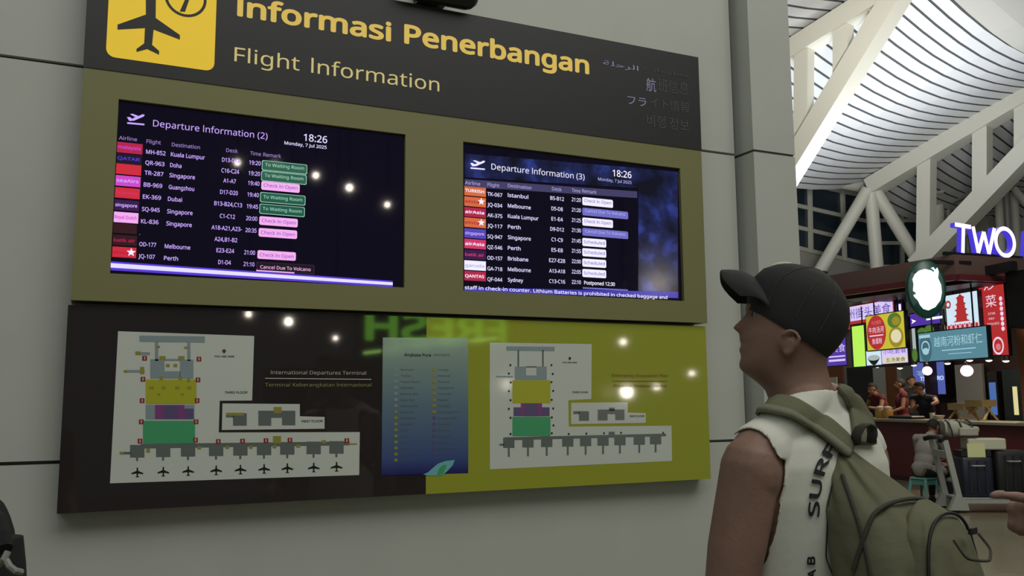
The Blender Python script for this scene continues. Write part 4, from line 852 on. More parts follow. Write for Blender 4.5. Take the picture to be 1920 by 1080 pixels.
# curved edge beams and gutters where the roof meets the facade
def edge_beam(name, label, pts, r, m='beam_white'):
    mb = MB(m); P = np.array([U(*q) for q in pts]); t = np.linspace(0, len(P) - 1, 24); Q = np.stack([np.interp(t, range(len(P)), P[:, c]) for c in range(3)], 1)
    for _ in range(4): Q[1:-1] = (Q[:-2] + 2 * Q[1:-1] + Q[2:]) / 4
    mb.sm = True; mb.tube(Q, r, 12); o = smooth(mb.build(name, None, None), 60); tag(o, label, 'beam'); return o
edge_beam('edge_beam', 'white tubular edge beam above the dark corner windows', [(1440, 298, 26), (1500, 318, 27), (1570, 340, 28), (1636, 352, 29), (1700, 356, 29.5), (1765, 352, 29.5)], .22)
edge_beam('edge_beam', 'grey gutter pipe between the slatted roof and the edge beam', [(1440, 280, 26.2), (1500, 303, 27.2), (1570, 322, 28.2), (1636, 338, 29.2), (1700, 343, 29.7), (1765, 338, 29.7)], .17, 'pipe_grey')
# facade: two facets of dark glass with white glazing bars
def facet(idx, TL, TR_, BR_, BL, cols, rws):
    P = lambda s, t: (np.array(TL) * (1 - s) + np.array(TR_) * s) * (1 - t) + (np.array(BL) * (1 - s) + np.array(BR_) * s) * t
    n = nrm(np.cross(np.array(TR_) - TL, np.array(BL) - TL)); n = n if n @ (CAM - TL) > 0 else -n
    g = MB('glass_night'); g.add([P(0, 0), P(1, 0), P(1, 1), P(0, 1)], [(0, 1, 2, 3)]); o = struct('window_%d' % idx, g, 'glass_night')
    for s in cols: b = MB('beam_white'); b.beam(P(s, -.02) + n * .06, P(s, 1.02) + n * .06, .13, .12, n); k = b.build('glazing_bar', None, o)
    for t in rws: b = MB('beam_white'); b.beam(P(-.02, t) + n * .05, P(1.02, t) + n * .05, .13, .10, n); k = b.build('glazing_bar', None, o)
Za, Zb, Zc = 30, 32.6, 32.8
A0, A1, A2, A3 = U(1440, 330, 29.0), U(1634, 372, Zb), U(1640, 500, Zb), U(1440, 452, 29.0)
facet(1, A0, A1, A2, A3, (0, .36, .68, 1), (0, .36, .69, 1))
facet(2, U(1638, 370, Zb), U(1738, 370, Zc), U(1738, 500, Zc), U(1642, 500, Zb), (0, .5, 1), (0, .335, .66, 1))
w = MB('plaster'); 
for p, q in ((A3, A2), (U(1642, 500, Zb), U(1738, 500, Zc))): p = p - RH * .0; w.add([p, q, q * (1, 1, 0), p * (1, 1, 0)], [(0, 1, 2, 3)])
for p, q in ((A0, A1), (U(1638, 370, Zb), U(1738, 370, Zc))): w.add([p, q, q + ZZ * 1.3, p + ZZ * 1.3], [(0, 1, 2, 3)])
d_ = (A0 - A1) * (1, 1, 0); e_ = A0 * (1, 1, 0) + d_ * 2.2; w.add([A0 * (1, 1, 0), e_, e_ + ZZ * (A0[2] + 1.3), A0 + ZZ * 1.3], [(0, 1, 2, 3)])
struct('wall_far', w, 'plaster')
# right of the windows: a tangle of grey uprights and a far wall
w = MB('plaster'); a, b = U(1738, 640, 33.2), U(2010, 640, 34); w.add([a * (1, 1, 0), b * (1, 1, 0), b * (1, 1, 0) + ZZ * 11, a * (1, 1, 0) + ZZ * 11], [(0, 1, 2, 3)]); struct('wall_right_far', w, 'plaster')
for i, (u, v0, v1, Z, r) in enumerate(((1756, 372, 500, 30.5, .22), (1777, 388, 500, 31, .11), (1793, 402, 480, 32, .09), (1810, 395, 470, 32, .09), (1872, 372, 500, 30, .13), (1886, 358, 500, 30.5, .12), (1900, 350, 500, 31, .14), (1763, 340, 500, 32, .13))):
    mb = MB('beam_white' if i % 2 == 0 else 'pipe_grey'); mb.sm = True; p, q = U(u, v0, Z), U(u + 1, v1, Z); q[2] = 0; mb.tube([p, q], r, 12)
    tag(smooth(mb.build('facade_post', None, None), 60), None, 'post', 'thin posts behind the truss')['label'] = ('thickest white post right of the dark windows', 'thin grey post right of the thick white post', 'short grey-white post deep behind the second truss', 'slim grey post left of the sloping bottom chord', 'white post behind the glowing roof letters, left of its trio', 'grey post behind the glowing roof letters, middle of its trio', 'white post behind the glowing roof letters, right of its trio', 'grey post just behind the thickest white post')[i]
for i, (p, q, r, lb) in enumerate((((1762, 372, 31), (1850, 330, 29), .12, 'upper curved brace rail under the far roof'), ((1765, 384, 31), (1850, 345, 29), .12, 'lower curved brace rail under the far roof'), ((1800, 378, 31), (1838, 352, 30), .10, 'bright short diagonal brace behind the second truss'), ((1815, 392, 32), (1850, 372, 31), .08, 'short grey diagonal brace left of the bottom chord'), ((1900, 352, 29), (1925, 382, 29), .07, 'thin white diagonal brace above the glowing roof letters'), ((1780, 372, 33), (1812, 420, 32.5), .07, 'dark slanted brace between two grey posts'))):
    mb = MB('beam_white' if i in (2, 4) else 'pipe_grey'); mb.beam(U(*p), U(*q), r * 1.4, r * 2.4); tag(mb.build('roof_brace', None, None), lb, 'beam', 'braces under the far roof')
# ================================================================== food stall across the hall
for n, c_, r in (('maroon', '5c2228', .45), ('maroon_dark', '2a1114', .5), ('fascia_red', '5c4844', .5), ('counter_top', '8f8a78', .3), ('wood_warm', '7a4a2a', .5), ('wood_light', 'a08a5c', .5), ('wall_brown', '3a2620', .6), ('frame_black', '101013', .4),
                 ('steel', '9a9c9e', .3), ('ceramic', 'c9c2b0', .3), ('teal_plastic', '5a958e', .45), ('cloth_grey', '8a8782', .9), ('cloth_navy', '20242f', .9), ('cloth_maroon', '5c2426', .9), ('cloth_black', '15161a', .9), ('case_navy', '1c2030', .5), ('case_black', '16181b', .6),
                 ('pack_grey', 'a4a498', .8), ('pack_dark', '30322f', .8), ('box_white', 'bdc0ac', .6), ('paper_lime', 'd2d8a0', .6), ('silver', 'b0b3b2', .35), ('rubber', '151515', .7), ('jar_amber', 'b08a45', .3), ('card_white', 'd8d0c0', .6), ('green_enamel', '12463c', .35), ('glass_dark', '20282a', .1), ('cord_grey', '8f8f8c', .6)):
    mat(n, c_, r, metal=.35 if n in ('steel', 'silver') else 0)
for n, c_, s in (('lit_white', 'f2f2ff', 1.6), ('lit_two', 'f6dcff', 1.8), ('lit_twoside', '4a3ae8', .8), ('lit_logo', 'e8fbff', 1.5), ('lit_red', 'c23232', .8), ('lit_redpale', 'e07a80', .9), ('lit_pink', 'f0d0e8', 1.0), ('lit_yellow', 'd6c83a', .85), ('lit_lime', 'b8f25a', 1.0), ('lit_purple', '5a3ab0', .8), ('lit_lav', 'd8c8f8', 1.0),
                 ('lit_teal', '5f93a4', .8), ('lit_tealtext', 'a8d4de', .9), ('lit_tealdark', '456f80', .8), ('lit_sky', 'cfe6f4', 1.0), ('lit_blue', '5866b8', .8), ('lit_bluetext', 'b0ccf8', 1.1), ('lit_green', '5a8a38', .7), ('lit_food', 'a8962c', .8), ('lit_bowl', 'b8c8c4', .8), ('lit_dark', '14161c', .5), ('lit_cream', 'e8e0b8', .9),
                 ('lit_bulb', 'fff2e0', 60.0), ('lit_rose', 'ffd0e0', 2.2), ('lit_spot', 'fff4e6', 6.0), ('lit_neon', '8ee24a', 4.0), ('lit_tube', 'b4f27a', 9.0), ('lit_fridge', 'd8d090', 1.0), ('lit_fridgeblue', '4a78c0', .7), ('lit_amber', 'c88a50', 1.2)): glow(n, c_, s)
Q1 = U(1920, 745, 14.5) * (1, 1, 0); Q2 = U(1590, 745, 19.3) * (1, 1, 0)
AX = nrm(Q1 - Q2); BN = np.array([-AX[1], AX[0], 0]); SL = np.linalg.norm(Q1 - Q2)
def SPl(b): return Plane(Q2 + BN * b, AX, ZZ)
def sw(a, b, z): return Q2 + AX * a + BN * b + ZZ * z
def K(x, y): return 1540 + x / 2.768, 390 + y / 2.768          # pixel in the close study of the stall
def G(u, v): return on_plane(u, v, ZZ, 0.)
FR = (AX, -BN, ZZ)
# ---- counter, back wall, sides
ct = thing('counter', 'long dark red food stall counter with a pale stone top', 'counter', sw(2.2, .3, 0))
mb = MB('maroon'); mb.box(sw(2.0, .36, .56), (9.4, .56, 1.12), FR); mb.build('front_panel', None, ct)
mb = MB('counter_top'); mb.rbox(sw(2.0, .34, 1.16), (9.5, .76, .06), .02, FR); mb.build('worktop', None, ct)
mb = MB('maroon_dark'); mb.box(sw(2.0, .37, .04), (9.3, .60, .08), FR); mb.build('plinth', None, ct)
mb = MB('wall_brown'); mb.box(sw(3.6, 4.4, 1.75), (13, .2, 3.5), FR); struct('wall_stall', mb, 'wall_brown')
mb = MB('maroon_dark'); mb.box(sw(2.0, 2.55, .075), (9.2, 3.4, .15), FR); mb.build('floor_platform', None, ct)
# ---- canopy
zc = U(1789, 477, 15.0)[2]; zp = lambda u, v: on_plane(u, v, ZZ, zc)
cC, cL, cR = U(1789, 477, 15.0), zp(1530, 520.5), zp(1990, 489)
bk = lambda P, k: P + BN * k
TH = .36
cn = thing('stall_canopy', 'dark red flat canopy roofing the food stall', 'canopy', cC * (1, 1, 0) + ZZ * (zc - TH))
plan = [cL, cC, cR, cR + nrm(BN - AX * .1) * 4.5, cL + BN * 4.6]
mb = MB('fascia_red'); mb.prism([p - ZZ * TH for p in plan], ZZ * TH); mb.build('roof_slab', None, cn)
for a, b in ((cL, cC), (cC, cR)):
    mb = MB('maroon'); d = nrm(b - a); o_ = nrm(np.cross(d, ZZ)); o_ = o_ if o_ @ (CAM - a) * 1 > 0 else -o_
    mb.beam(a - ZZ * (TH + .03) + o_ * .03, b - ZZ * (TH + .03) + o_ * .03, .10, .10); mb.build('edge_trim', None, cn)
mb = MB('maroon_dark'); mb.prism([p - ZZ * (TH + .09) + (BN * .45 - AX * .1) for p in plan[:3]] + [cR + BN * 4.3 - ZZ * (TH + .09), cL + BN * 4.3 - ZZ * (TH + .09)], ZZ * .088); mb.build('soffit', None, cn)
for a, b in ((7.2, .1), (7.2, 3.9), (-2.4, .1), (-2.4, 3.9)):
    mb = MB('maroon_dark'); mb.box(sw(a, b, (zc - TH) / 2), (.22, .22, zc - TH - .004), FR); mb.build('support_post', None, cn)
mb = MB('frame_black'); sp = SPl(-.10); 
mb.beam(sp.at(sp.px(1575, 558)[0], sp.px(1690, 540)[1]), sp.at(sp.px(1905, 540)[0], sp.px(1690, 540)[1]), .12, .16); mb.build('sign_rail', None, cn)
# ---- illuminated signs
def sign_box(name, label, b, TLx, BRx, face, edge='frame_black', th=.08, extra=0):
    """a lit box between two study-picture corners on the plane b behind the counter front"""
    P = SPl(b); a0, z1 = P.px(*K(*TLx)); a1, z0 = P.px(*K(*BRx)); t = thing(name, label, 'sign', P.at((a0 + a1) / 2, z0))
    mb = MB(edge); P.rect(mb, a0, z0, a1, z1, 0, th); mb.build('sign_box', None, t)
    if face: mb = MB(face); P.rect(mb, a0 + .02, z0 + .02, a1 - .02, z1 - .02, .004, 0); mb.build('lit_face', None, t, False)
    hang = MB('frame_black'); zt_ = zc - TH - .09
    for q in (.2, .8): a = a0 + (a1 - a0) * q; hang.box(P.at(a, (z1 + zt_) / 2, -.04), (.02, .02, max(.01, zt_ - z1)), FR)
    if zt_ > z1 + .02: hang.build('hanger', None, t)
    return t, P, a0, z0, a1, z1
def lay(t, nm, P, m, shapes, off=.008):
    mb = MB(m)
    for k, s in enumerate(shapes):
        o = off + .0008 * k
        if s[0] == 'r': P.rect(mb, *s[1:5], o, 0, s[5] if len(s) > 5 else None)
        elif s[0] == 't': P.text(mb, s[1], s[2], s[3], s[4], s[5], o, s[6] if len(s) > 6 else 0, s[7] if len(s) > 7 else None)
        elif s[0] == 'd': P.disc(mb, s[1], s[2], s[3], o, s[5] if len(s) > 5 else None, 28, s[4])
        elif s[0] == 'p': P.poly(mb, s[1], o, s[2] if len(s) > 2 else None)
        elif s[0] == 'o': P.ring(mb, s[1], s[2], s[3], s[4], o, s[5] if len(s) > 5 else None, 24)
    return mb.build(nm, None, t, False)
# red street-food banner
t, P, a0, z0, a1, z1 = sign_box('lit_sign', 'red and white lit banner with large Chinese characters above the yellow menu', .10, (122, 512), (386, 604), 'lit_red')
W_, H_ = a1 - a0, z1 - z0
lay(t, 'lettering', P, 'lit_pink', [('r', a0 + .03, z0 + H_ * .36, a1 - .05, z1 - .03, 'lit_lav'), ('t', '州街头美食', a0 + W_ * .05, a0 + W_ * .93, z0 + H_ * .47, H_ * .32, 0, 'lit_purple')])
t, P, a0, z0, a1, z1 = sign_box('lit_sign', 'narrow violet lit panel right of the red banner', .12, (391, 492), (424, 560), 'lit_purple'); lay(t, 'stripe', P, 'lit_white', [('r', a0 + (a1 - a0) * .4, z0 + .05, a0 + (a1 - a0) * .75, z1 - .04)])
t, P, a0, z0, a1, z1 = sign_box('lit_sign', 'violet lit sign with white characters just behind the black cap', .05, (-30, 655), (136, 818), 'lit_purple'); W_, H_ = a1 - a0, z1 - z0
lay(t, 'lettering', P, 'lit_lav', [('t', '头美食', a0 + W_ * .30, a0 + W_ * .97, z0 + H_ * .42, H_ * .18), ('r', a0 + W_ * .42, z0 + H_ * .26, a1 - .06, z0 + H_ * .30), ('r', a0 + W_ * .42, z0 + H_ * .14, a1 - .06, z0 + H_ * .20)])
t, P, a0, z0, a1, z1 = sign_box('menu_screen', 'black framed menu screen with a lime strip and a soup bowl, behind the yellow menu', .02, (148, 606), (462, 816), 'lit_dark'); W_, H_ = a1 - a0, z1 - z0
lay(t, 'menu_picture', P, 'lit_lime', [('r', a0 + W_ * .04, z0 + .04, a0 + W_ * .26, z1 - .05), ('r', a0 + W_ * .28, z0 + .05, a0 + W_ * .54, z0 + H_ * .36, 'lit_sky'), ('r', a0 + W_ * .55, z0 + .06, a1 - .05, z0 + H_ * .38, 'lit_lav'),
     ('p', [(a0 + W_ * (.30 + .22 * k / 12), z0 + H_ * (.20 - .15 * math.sin(PI * k / 12))) for k in range(13)], 'lit_dark'), ('d', a0 + W_ * .41, z0 + H_ * .21, W_ * .105, .28, 'lit_bowl'), ('t', '小吃套餐', a0 + W_ * .58, a1 - .08, z0 + H_ * .27, H_ * .07, 0, 'lit_purple'), ('r', a0 + W_ * .59, z0 + H_ * .07, a1 - .08, z0 + H_ * .20, 'lit_cream'), ('t', '五汤美食', a0 + W_ * .62, a1 - .12, z0 + H_ * .10, H_ * .07, 0, 'lit_dark')])
t, P, a0, z0, a1, z1 = sign_box('menu_board', 'yellow lit menu board with a red oval of white characters', -.20, (228, 560), (442, 727), 'lit_yellow'); W_, H_ = a1 - a0, z1 - z0
lay(t, 'menu_print', P, 'lit_red', [('d', a0 + W_ * .28, z0 + H_ * .5, W_ * .25, H_ * .47 / (W_ * .25)), ('t', '牛肉汤河', a0 + W_ * .08, a0 + W_ * .48, z0 + H_ * .50, H_ * .13, 0, 'lit_pink'), ('t', '今日推荐', a0 + W_ * .16, a0 + W_ * .42, z0 + H_ * .72, H_ * .09, 0, 'lit_redpale'), ('t', '鱼蛋粉', a0 + W_ * .16, a0 + W_ * .42, z0 + H_ * .20, H_ * .12, 0, 'lit_pink'), ('r', a0 + W_ * .10, z0 + H_ * .40, a0 + W_ * .46, z0 + H_ * .43, 'lit_pink'),
     ('d', a0 + W_ * .78, z0 + H_ * .32, W_ * .18, .9, 'lit_food'), ('d', a0 + W_ * .78, z0 + H_ * .34, W_ * .13, .8, 'lit_cream'), ('d', a0 + W_ * .76, z0 + H_ * .76, W_ * .17, .7, 'lit_green'), ('d', a0 + W_ * .80, z0 + H_ * .74, W_ * .10, .7, 'lit_food')])
t, P, a0, z0, a1, z1 = sign_box('lit_sign', 'violet lit strip with white arrow marks under the round logo sign', .06, (456, 548), (622, 606), 'lit_purple'); H_ = z1 - z0
lay(t, 'lettering', P, 'lit_white', [('p', [(a0 + .06, z0 + H_ * .6), (a0 + .20, z0 + H_ * .45), (a0 + .06, z0 + H_ * .3), (a0 + .10, z0 + H_ * .45)]), ('r', a0 + .5, z0 + H_ * .4, a0 + .95, z0 + H_ * .55)])
t, P, a0, z0, a1, z1 = sign_box('menu_screen', 'black framed menu screen with green vegetables, half behind the teal banner', .04, (464, 616), (624, 792), 'lit_dark'); W_, H_ = a1 - a0, z1 - z0
lay(t, 'menu_picture', P, 'lit_green', [('r', a0 + .03, z0 + .04, a0 + W_ * .16, z1 - .04, 'lit_bowl'), ('d', a0 + W_ * .40, z0 + H_ * .82, W_ * .16, .6), ('d', a0 + W_ * .66, z0 + H_ * .84, W_ * .17, .7), ('d', a0 + W_ * .54, z0 + H_ * .72, W_ * .13, .6, 'lit_lime'), ('d', a0 + W_ * .10, z0 + H_ * .2, W_ * .1, 1.6)])
t, P, a0, z0, a1, z1 = sign_box('lit_sign', 'pale lit sign with a red pagoda above curling waves', .16, (640, 452), (826, 622), 'lit_sky'); W_, H_ = a1 - a0, z1 - z0; cx = a0 + W_ * .48
pg = [(-.06, .22), (-.06, .30)]; L_ = []
for k, w_ in enumerate((.26, .23, .20, .16)): zb_ = .22 + .155 * k; L_ += [(w_, zb_), (w_ * .62, zb_ + .05), (w_ * .62, zb_ + .135)]
L_ += [(.13, .86), (.03, .93), (.0, .99)]; pts = [(cx + W_ * x, z0 + H_ * y) for x, y in L_] + [(cx - W_ * x, z0 + H_ * y) for x, y in reversed(L_[:-1])]
lay(t, 'pagoda_print', P, 'lit_red', [('p', pts), ('r', a0 + .03, z0 + .03, a1 - .03, z0 + H_ * .17), ('o', a0 + W_ * .10, z0 + H_ * .72, .04, .075)] + [('o', a0 + W_ * (.08 + .14 * k), z0 + H_ * .10, W_ * .045, W_ * .065, 'lit_pink') for k in range(7)])
Pv = SPl(.30); q = [Pv.px(*K(*c_)) for c_ in ((812, 372), (944, 360), (976, 766), (846, 768))]
t = thing('lit_sign', 'tall red lit banner headed with two big white characters', 'sign', Pv.at(*q[3])); mb = MB('frame_black'); mb.prism([Pv.at(*c_) for c_ in q], BN * .07); mb.build('sign_box', None, t)
mb = MB('lit_red'); Pv.poly(mb, [np.array(c_) * .98 + np.mean(q, axis=0) * .02 for c_ in q], .004); mb.build('lit_face', None, t, False)
def vq(x, y): return Pv.px(*K(x, y))
mb = MB('lit_pink')
for s, x0, x1, y, h in (('炒', 845, 905, 425, 46), ('菜', 856, 912, 512, 48), ('STIR', 868, 905, 556, 14), ('FRY', 872, 902, 582, 14), ('DISHES', 864, 926, 610, 14)): a, z = vq(x0, y); b2, _ = vq(x1, y); Pv.text(mb, s, a, b2, z, vq(x0, y - h)[1] - z, .008)
for k in range(7): a, z = vq(932 + 2.2 * k, 470 + 26 * k); Pv.disc(mb, a, z, .04, .008, n=8)
a, z = vq(920, 715); Pv.ring(mb, a, z, .10, .13, .008, None, 20, 1.2); Pv.disc(mb, a, z - .02, .06, .008, 'lit_redpale', 16); mb.build('lettering', None, t, False)
t, P, a0, z0, a1, z1 = sign_box('lit_sign', 'long teal lit banner with pale characters and a bowl emblem', -.30, (499, 648), (872, 780), 'lit_teal'); W_, H_ = a1 - a0, z1 - z0
lay(t, 'lettering', P, 'lit_tealtext', [('t', '越南河粉和虾仁', a0 + W_ * .25, a1 - .12, z0 + H_ * .50, H_ * .25), ('r', a0 + W_ * .36, z0 + H_ * .33, a0 + W_ * .84, z0 + H_ * .36), ('r', a0 + W_ * .45, z0 + H_ * .21, a0 + W_ * .78, z0 + H_ * .23), ('d', a0 + W_ * .12, z0 + H_ * .46, W_ * .095, 1.5, 'lit_tealdark'), ('o', a0 + W_ * .12, z0 + H_ * .5, W_ * .05, W_ * .066), ('d', a0 + W_ * .12, z0 + H_ * .36, W_ * .05, .7), ('r', a0 + W_ * .03, z0 + H_ * .8, a0 + W_ * .2, z0 + H_ * .9)])
# round logo sign on the canopy edge
sg = nrm(np.cross(ZZ, nrm(-FH * .92 - RH * .25))); oc = U(*K(545, 418), 14.75); OP = Plane(oc, sg, ZZ)
t = thing('round_logo_sign', 'dark green oval projecting sign with a glowing white fruit-shaped mark', 'sign', oc - ZZ * .48)
rx = OP.px(*K(650, 418))[0]; rz = OP.px(*K(545, 266))[1]
mb = MB('green_enamel'); prof_ = []
for rr, dd in ((.0, 0), (.9, 0), (1.0, .03), (1.0, .15), (.9, .18), (.0, .18)): prof_.append([OP.at(rx * max(rr, .01) * math.cos(2 * PI * k / 40), rz * max(rr, .01) * math.sin(2 * PI * k / 40), -dd) for k in range(40)])
mb.loft(prof_); smooth(mb.build('oval_case', None, t), 40)
mb = MB('lit_logo'); bl = [(475, 430), (478, 395), (472, 370), (484, 345), (505, 326), (535, 318), (568, 325), (582, 335), (585, 325), (568, 312), (580, 308), (590, 322), (600, 310), (607, 330), (604, 365), (620, 400), (624, 440), (616, 480), (590, 515), (555, 532), (528, 524), (512, 505), (500, 480), (482, 462), (477, 452), (490, 448), (488, 440)]
mb.prism([OP.at(*OP.px(*K(*c_)), .012) for c_ in bl], OP.n * .02); mb.build('glowing_mark', None, t)
mb = MB('frame_black'); mb.beam(OP.at(0, rz * .95, -.10), OP.at(0, rz * .95, -.10) + (cC - cL) / np.linalg.norm(cC - cL) * 0 + BN * .9, .06, .06); mb.build('bracket', None, t)
# TWO on the roof edge
ed = nrm(cR - cC); TPn = Plane(cC + ZZ * 0 + nrm(np.cross(ed, ZZ)) * -.12, ed, ZZ)
t = thing('roof_lettering', 'three tall glowing white letters with violet edges standing on the stall roof', 'sign', TPn.at(.3, .02))
def letter(nm, strokes, ring=None, thick=.072):
    mb = MB('lit_twoside'); f = MB('lit_two')
    for (x0, y0, x1, y1) in strokes:
        a, b = np.array(TPn.px(x0, y0)), np.array(TPn.px(x1, y1)); d = nrm(b - a); n = np.array([-d[1], d[0]]) * thick / 2
        c4 = [a + n, a - n, b - n, b + n]; mb.prism([TPn.at(*q, -.04) for q in c4], TPn.n * .10); TPn.poly(f, c4, .062)
    if ring:
        cx, cy, ru, rv = ring; a, z = TPn.px(cx, cy); R_x = TPn.px(cx + ru, cy)[0] - a; R_z = TPn.px(cx, cy - rv)[1] - z; k = 36
        o1 = [(a + R_x * math.cos(2 * PI * i / k), z + R_z * math.sin(2 * PI * i / k)) for i in range(k)]; i1 = [(a + (R_x - thick) * math.cos(2 * PI * i / k), z + (R_z - thick) * math.sin(2 * PI * i / k)) for i in range(k)]
        for i in range(k):
            j = (i + 1) % k; mb.hexa([TPn.at(*o1[i], -.06), TPn.at(*o1[j], -.06), TPn.at(*i1[j], -.06), TPn.at(*i1[i], -.06), TPn.at(*o1[i], .06), TPn.at(*o1[j], .06), TPn.at(*i1[j], .06), TPn.at(*i1[i], .06)])
            f.add([TPn.at(*q, .062) for q in (o1[i], o1[j], i1[j], i1[i])], [(0, 1, 2, 3)])
    o = mb.build('letter', None, t); f.build('lit_face', None, o, False)
letter('T', [(1785, 422, 1815, 427), (1801, 424, 1800, 475)]); letter('W', [(1819, 426, 1829, 475), (1829, 475, 1839, 436), (1839, 436, 1849, 477), (1849, 477, 1859, 429)]); letter('O', [], (1879, 455, 20, 29)); letter('bar', [(1921, 434, 1919, 486)])
mb = MB('frame_black'); mb.beam(TPn.at(-.1, .03), TPn.at(3.2, .03), .06, .06); mb.build('base_rail', None, t)
# dark equipment box and orange panel at the right end
t = thing('ceiling_box', 'black duct box hanging at the right end of the stall', 'duct', sw(4.5, .2, 2.6)); mb = MB('frame_black'); P = SPl(.02); a, z1 = P.px(1884, 512); b2, z0 = P.px(1990, 606); mb.box(P.at((a + b2) / 2, (z0 + z1) / 2, -.25), (b2 - a, .5, z1 - z0), FR); mb.build('box', None, t); mb = MB('frame_black'); mb.box(P.at((a + b2) / 2, (z1 + zc - TH) / 2 , -.25), (.1, .1, zc - TH - z1), FR); mb.build('hanger', None, t)
t = thing('wood_panel', 'orange lit wooden panel under the black duct box', 'panel', sw(5.2, .8, 0)); mb = MB('wood_warm'); P = SPl(.8); a, z1 = P.px(1908, 604); mb.box(P.at(a + .6, z1 / 2, 0), (1.2, .08, z1), FR); mb.build('board', None, t)
# downlights and pendants
for i, (x, y, lb) in enumerate(((290, 823, 'small round downlight left of the blue screen, first of the row'), (408, 830, 'small round downlight left of the blue screen, second of the row'), (480, 815, 'small round downlight at the top left of the blue screen'), (655, 806, 'small round downlight at the top right of the blue screen'), (770, 790, 'brightest downlight above the right pendant lamp'), (870, 790, 'small round downlight above the folding stands'), (958, 793, 'small round downlight above the fridge'), (1018, 597, 'bright downlight under the black duct box'))):
    b = .62 if y < 700 else 2.2; P = SPl(b); p = P.at(*P.px(*K(x, y))); t = thing('downlight', lb, 'lamp', p, 'downlights in the stall')
    mb = MB('frame_black'); top = zc - TH - .09; mb.lathe(p, [(.075, .0), (.075, .10), (.02, .12), (.012, max(.13, top - p[2]))], 14); mb.build('housing', None, t); mb = MB('lit_spot'); mb.ell(p, .062, .062, .03, None, 12, 6); mb.build('bulb', None, t)
for x, y, r, lb in ((550, 845, .10, 'pink globe pendant lamp in front of the blue screen'), (755, 845, .12, 'pink globe pendant lamp right of the blue screen')):
    P = SPl(1.5); p = P.at(*P.px(*K(x, y))); t = thing('pendant_lamp', lb, 'lamp', p - ZZ * r, 'globe pendants'); mb = MB('lit_rose'); mb.ell(p, r, r, r * .95, None, 18, 12); smooth(mb.build('globe', None, t), 80)
    mb = MB('frame_black'); mb.tube([p + ZZ * r, (p[0], p[1], zc - TH - .09)], .008, 6); mb.build('cord', None, t); mb = MB('frame_black'); mb.lathe(p + ZZ * r * .9, [(.05, 0), (.03, .06), (.01, .08)], 12); mb.build('cap', None, t)
# back-of-stall: blue menu screen, panels, fridge, cabinets
P = SPl(4.0); a0, z1 = P.px(*K(468, 795)); a1, z0 = P.px(*K(652, 972)); t = thing('menu_screen', 'large blue lit menu screen on the back wall of the stall', 'screen', P.at(a0, z0)); mb = MB('frame_black'); P.rect(mb, a0, z0, a1, z1, 0, .28); mb.build('frame', None, t)
mb = MB('lit_blue'); P.rect(mb, a0 + .03, z0 + .03, a1 - .03, z1 - .03, .004); W_, H_ = a1 - a0, z1 - z0; P.text(mb, 'TSOGURO', a0 + W_ * .24, a0 + W_ * .95, z0 + H_ * .43, H_ * .13, .008, .04, 'lit_bluetext')
for k in range(9):
    zz_ = z0 + H_ * (.08 + .035 * k + (.32 if k > 4 else 0)); P.rect(mb, a0 + W_ * (.15 + .05 * (k % 2)), zz_, a0 + W_ * (.72 - .08 * (k % 3)), zz_ + H_ * .012, .008, 0, 'lit_tealtext')
mb.build('lit_face', None, t, False)
def panel(nm, lb, cat, x0, y0, x1, y1, m, b, th=.06, lit=None):
    P = SPl(b); a0, z1 = P.px(*K(x0, y0)); a1, z0 = P.px(*K(x1, y1)); t = thing(nm, lb, cat, P.at((a0 + a1) / 2, 0)); mb = MB(m); P.rect(mb, a0, min(z0, .02), a1, z1, 0, th); mb.build('body', None, t)
    if lit: mb = MB(lit[0]); P.rect(mb, a0 + (a1 - a0) * lit[1], z0, a0 + (a1 - a0) * lit[2], z0 + (z1 - z0) * lit[3], .005); mb.build('lit_pane', None, t, False)
    return t
panel('wood_panel', 'orange brown wooden panel at the left end of the stall', 'panel', 10, 825, 120, 1075, 'wood_warm', 3.2); panel('wood_panel', 'dim brown wooden panel left of the blue screen', 'panel', 330, 820, 395, 1075, 'wood_warm', 4.0); panel('metal_cabinet', 'dark metal cabinet between the two wooden panels', 'cabinet', 130, 830, 270, 1075, 'glass_dark', 4.05)
panel('glass_panel', 'grey green glass cabinet right of the blue screen', 'cabinet', 690, 815, 850, 1075, 'pipe_grey', 4.05); panel('drinks_fridge', 'dark drinks fridge with a blue lit pane', 'fridge', 858, 850, 925, 1075, 'frame_black', 3.2, .4, ('lit_fridgeblue', .15, .85, .75)); panel('drinks_fridge', 'drinks fridge with a yellow lit pane at the right end', 'fridge', 935, 840, 1075, 1075, 'glass_dark', 3.1, .4, ('lit_fridge', .42, .62, .62))  # the grey green one is a flat glass panel, not a cabinet
t = panel('price_card', 'pale striped price card at the left end of the stall', 'card', 22, 880, 82, 935, 'card_white', 1.4, .02)
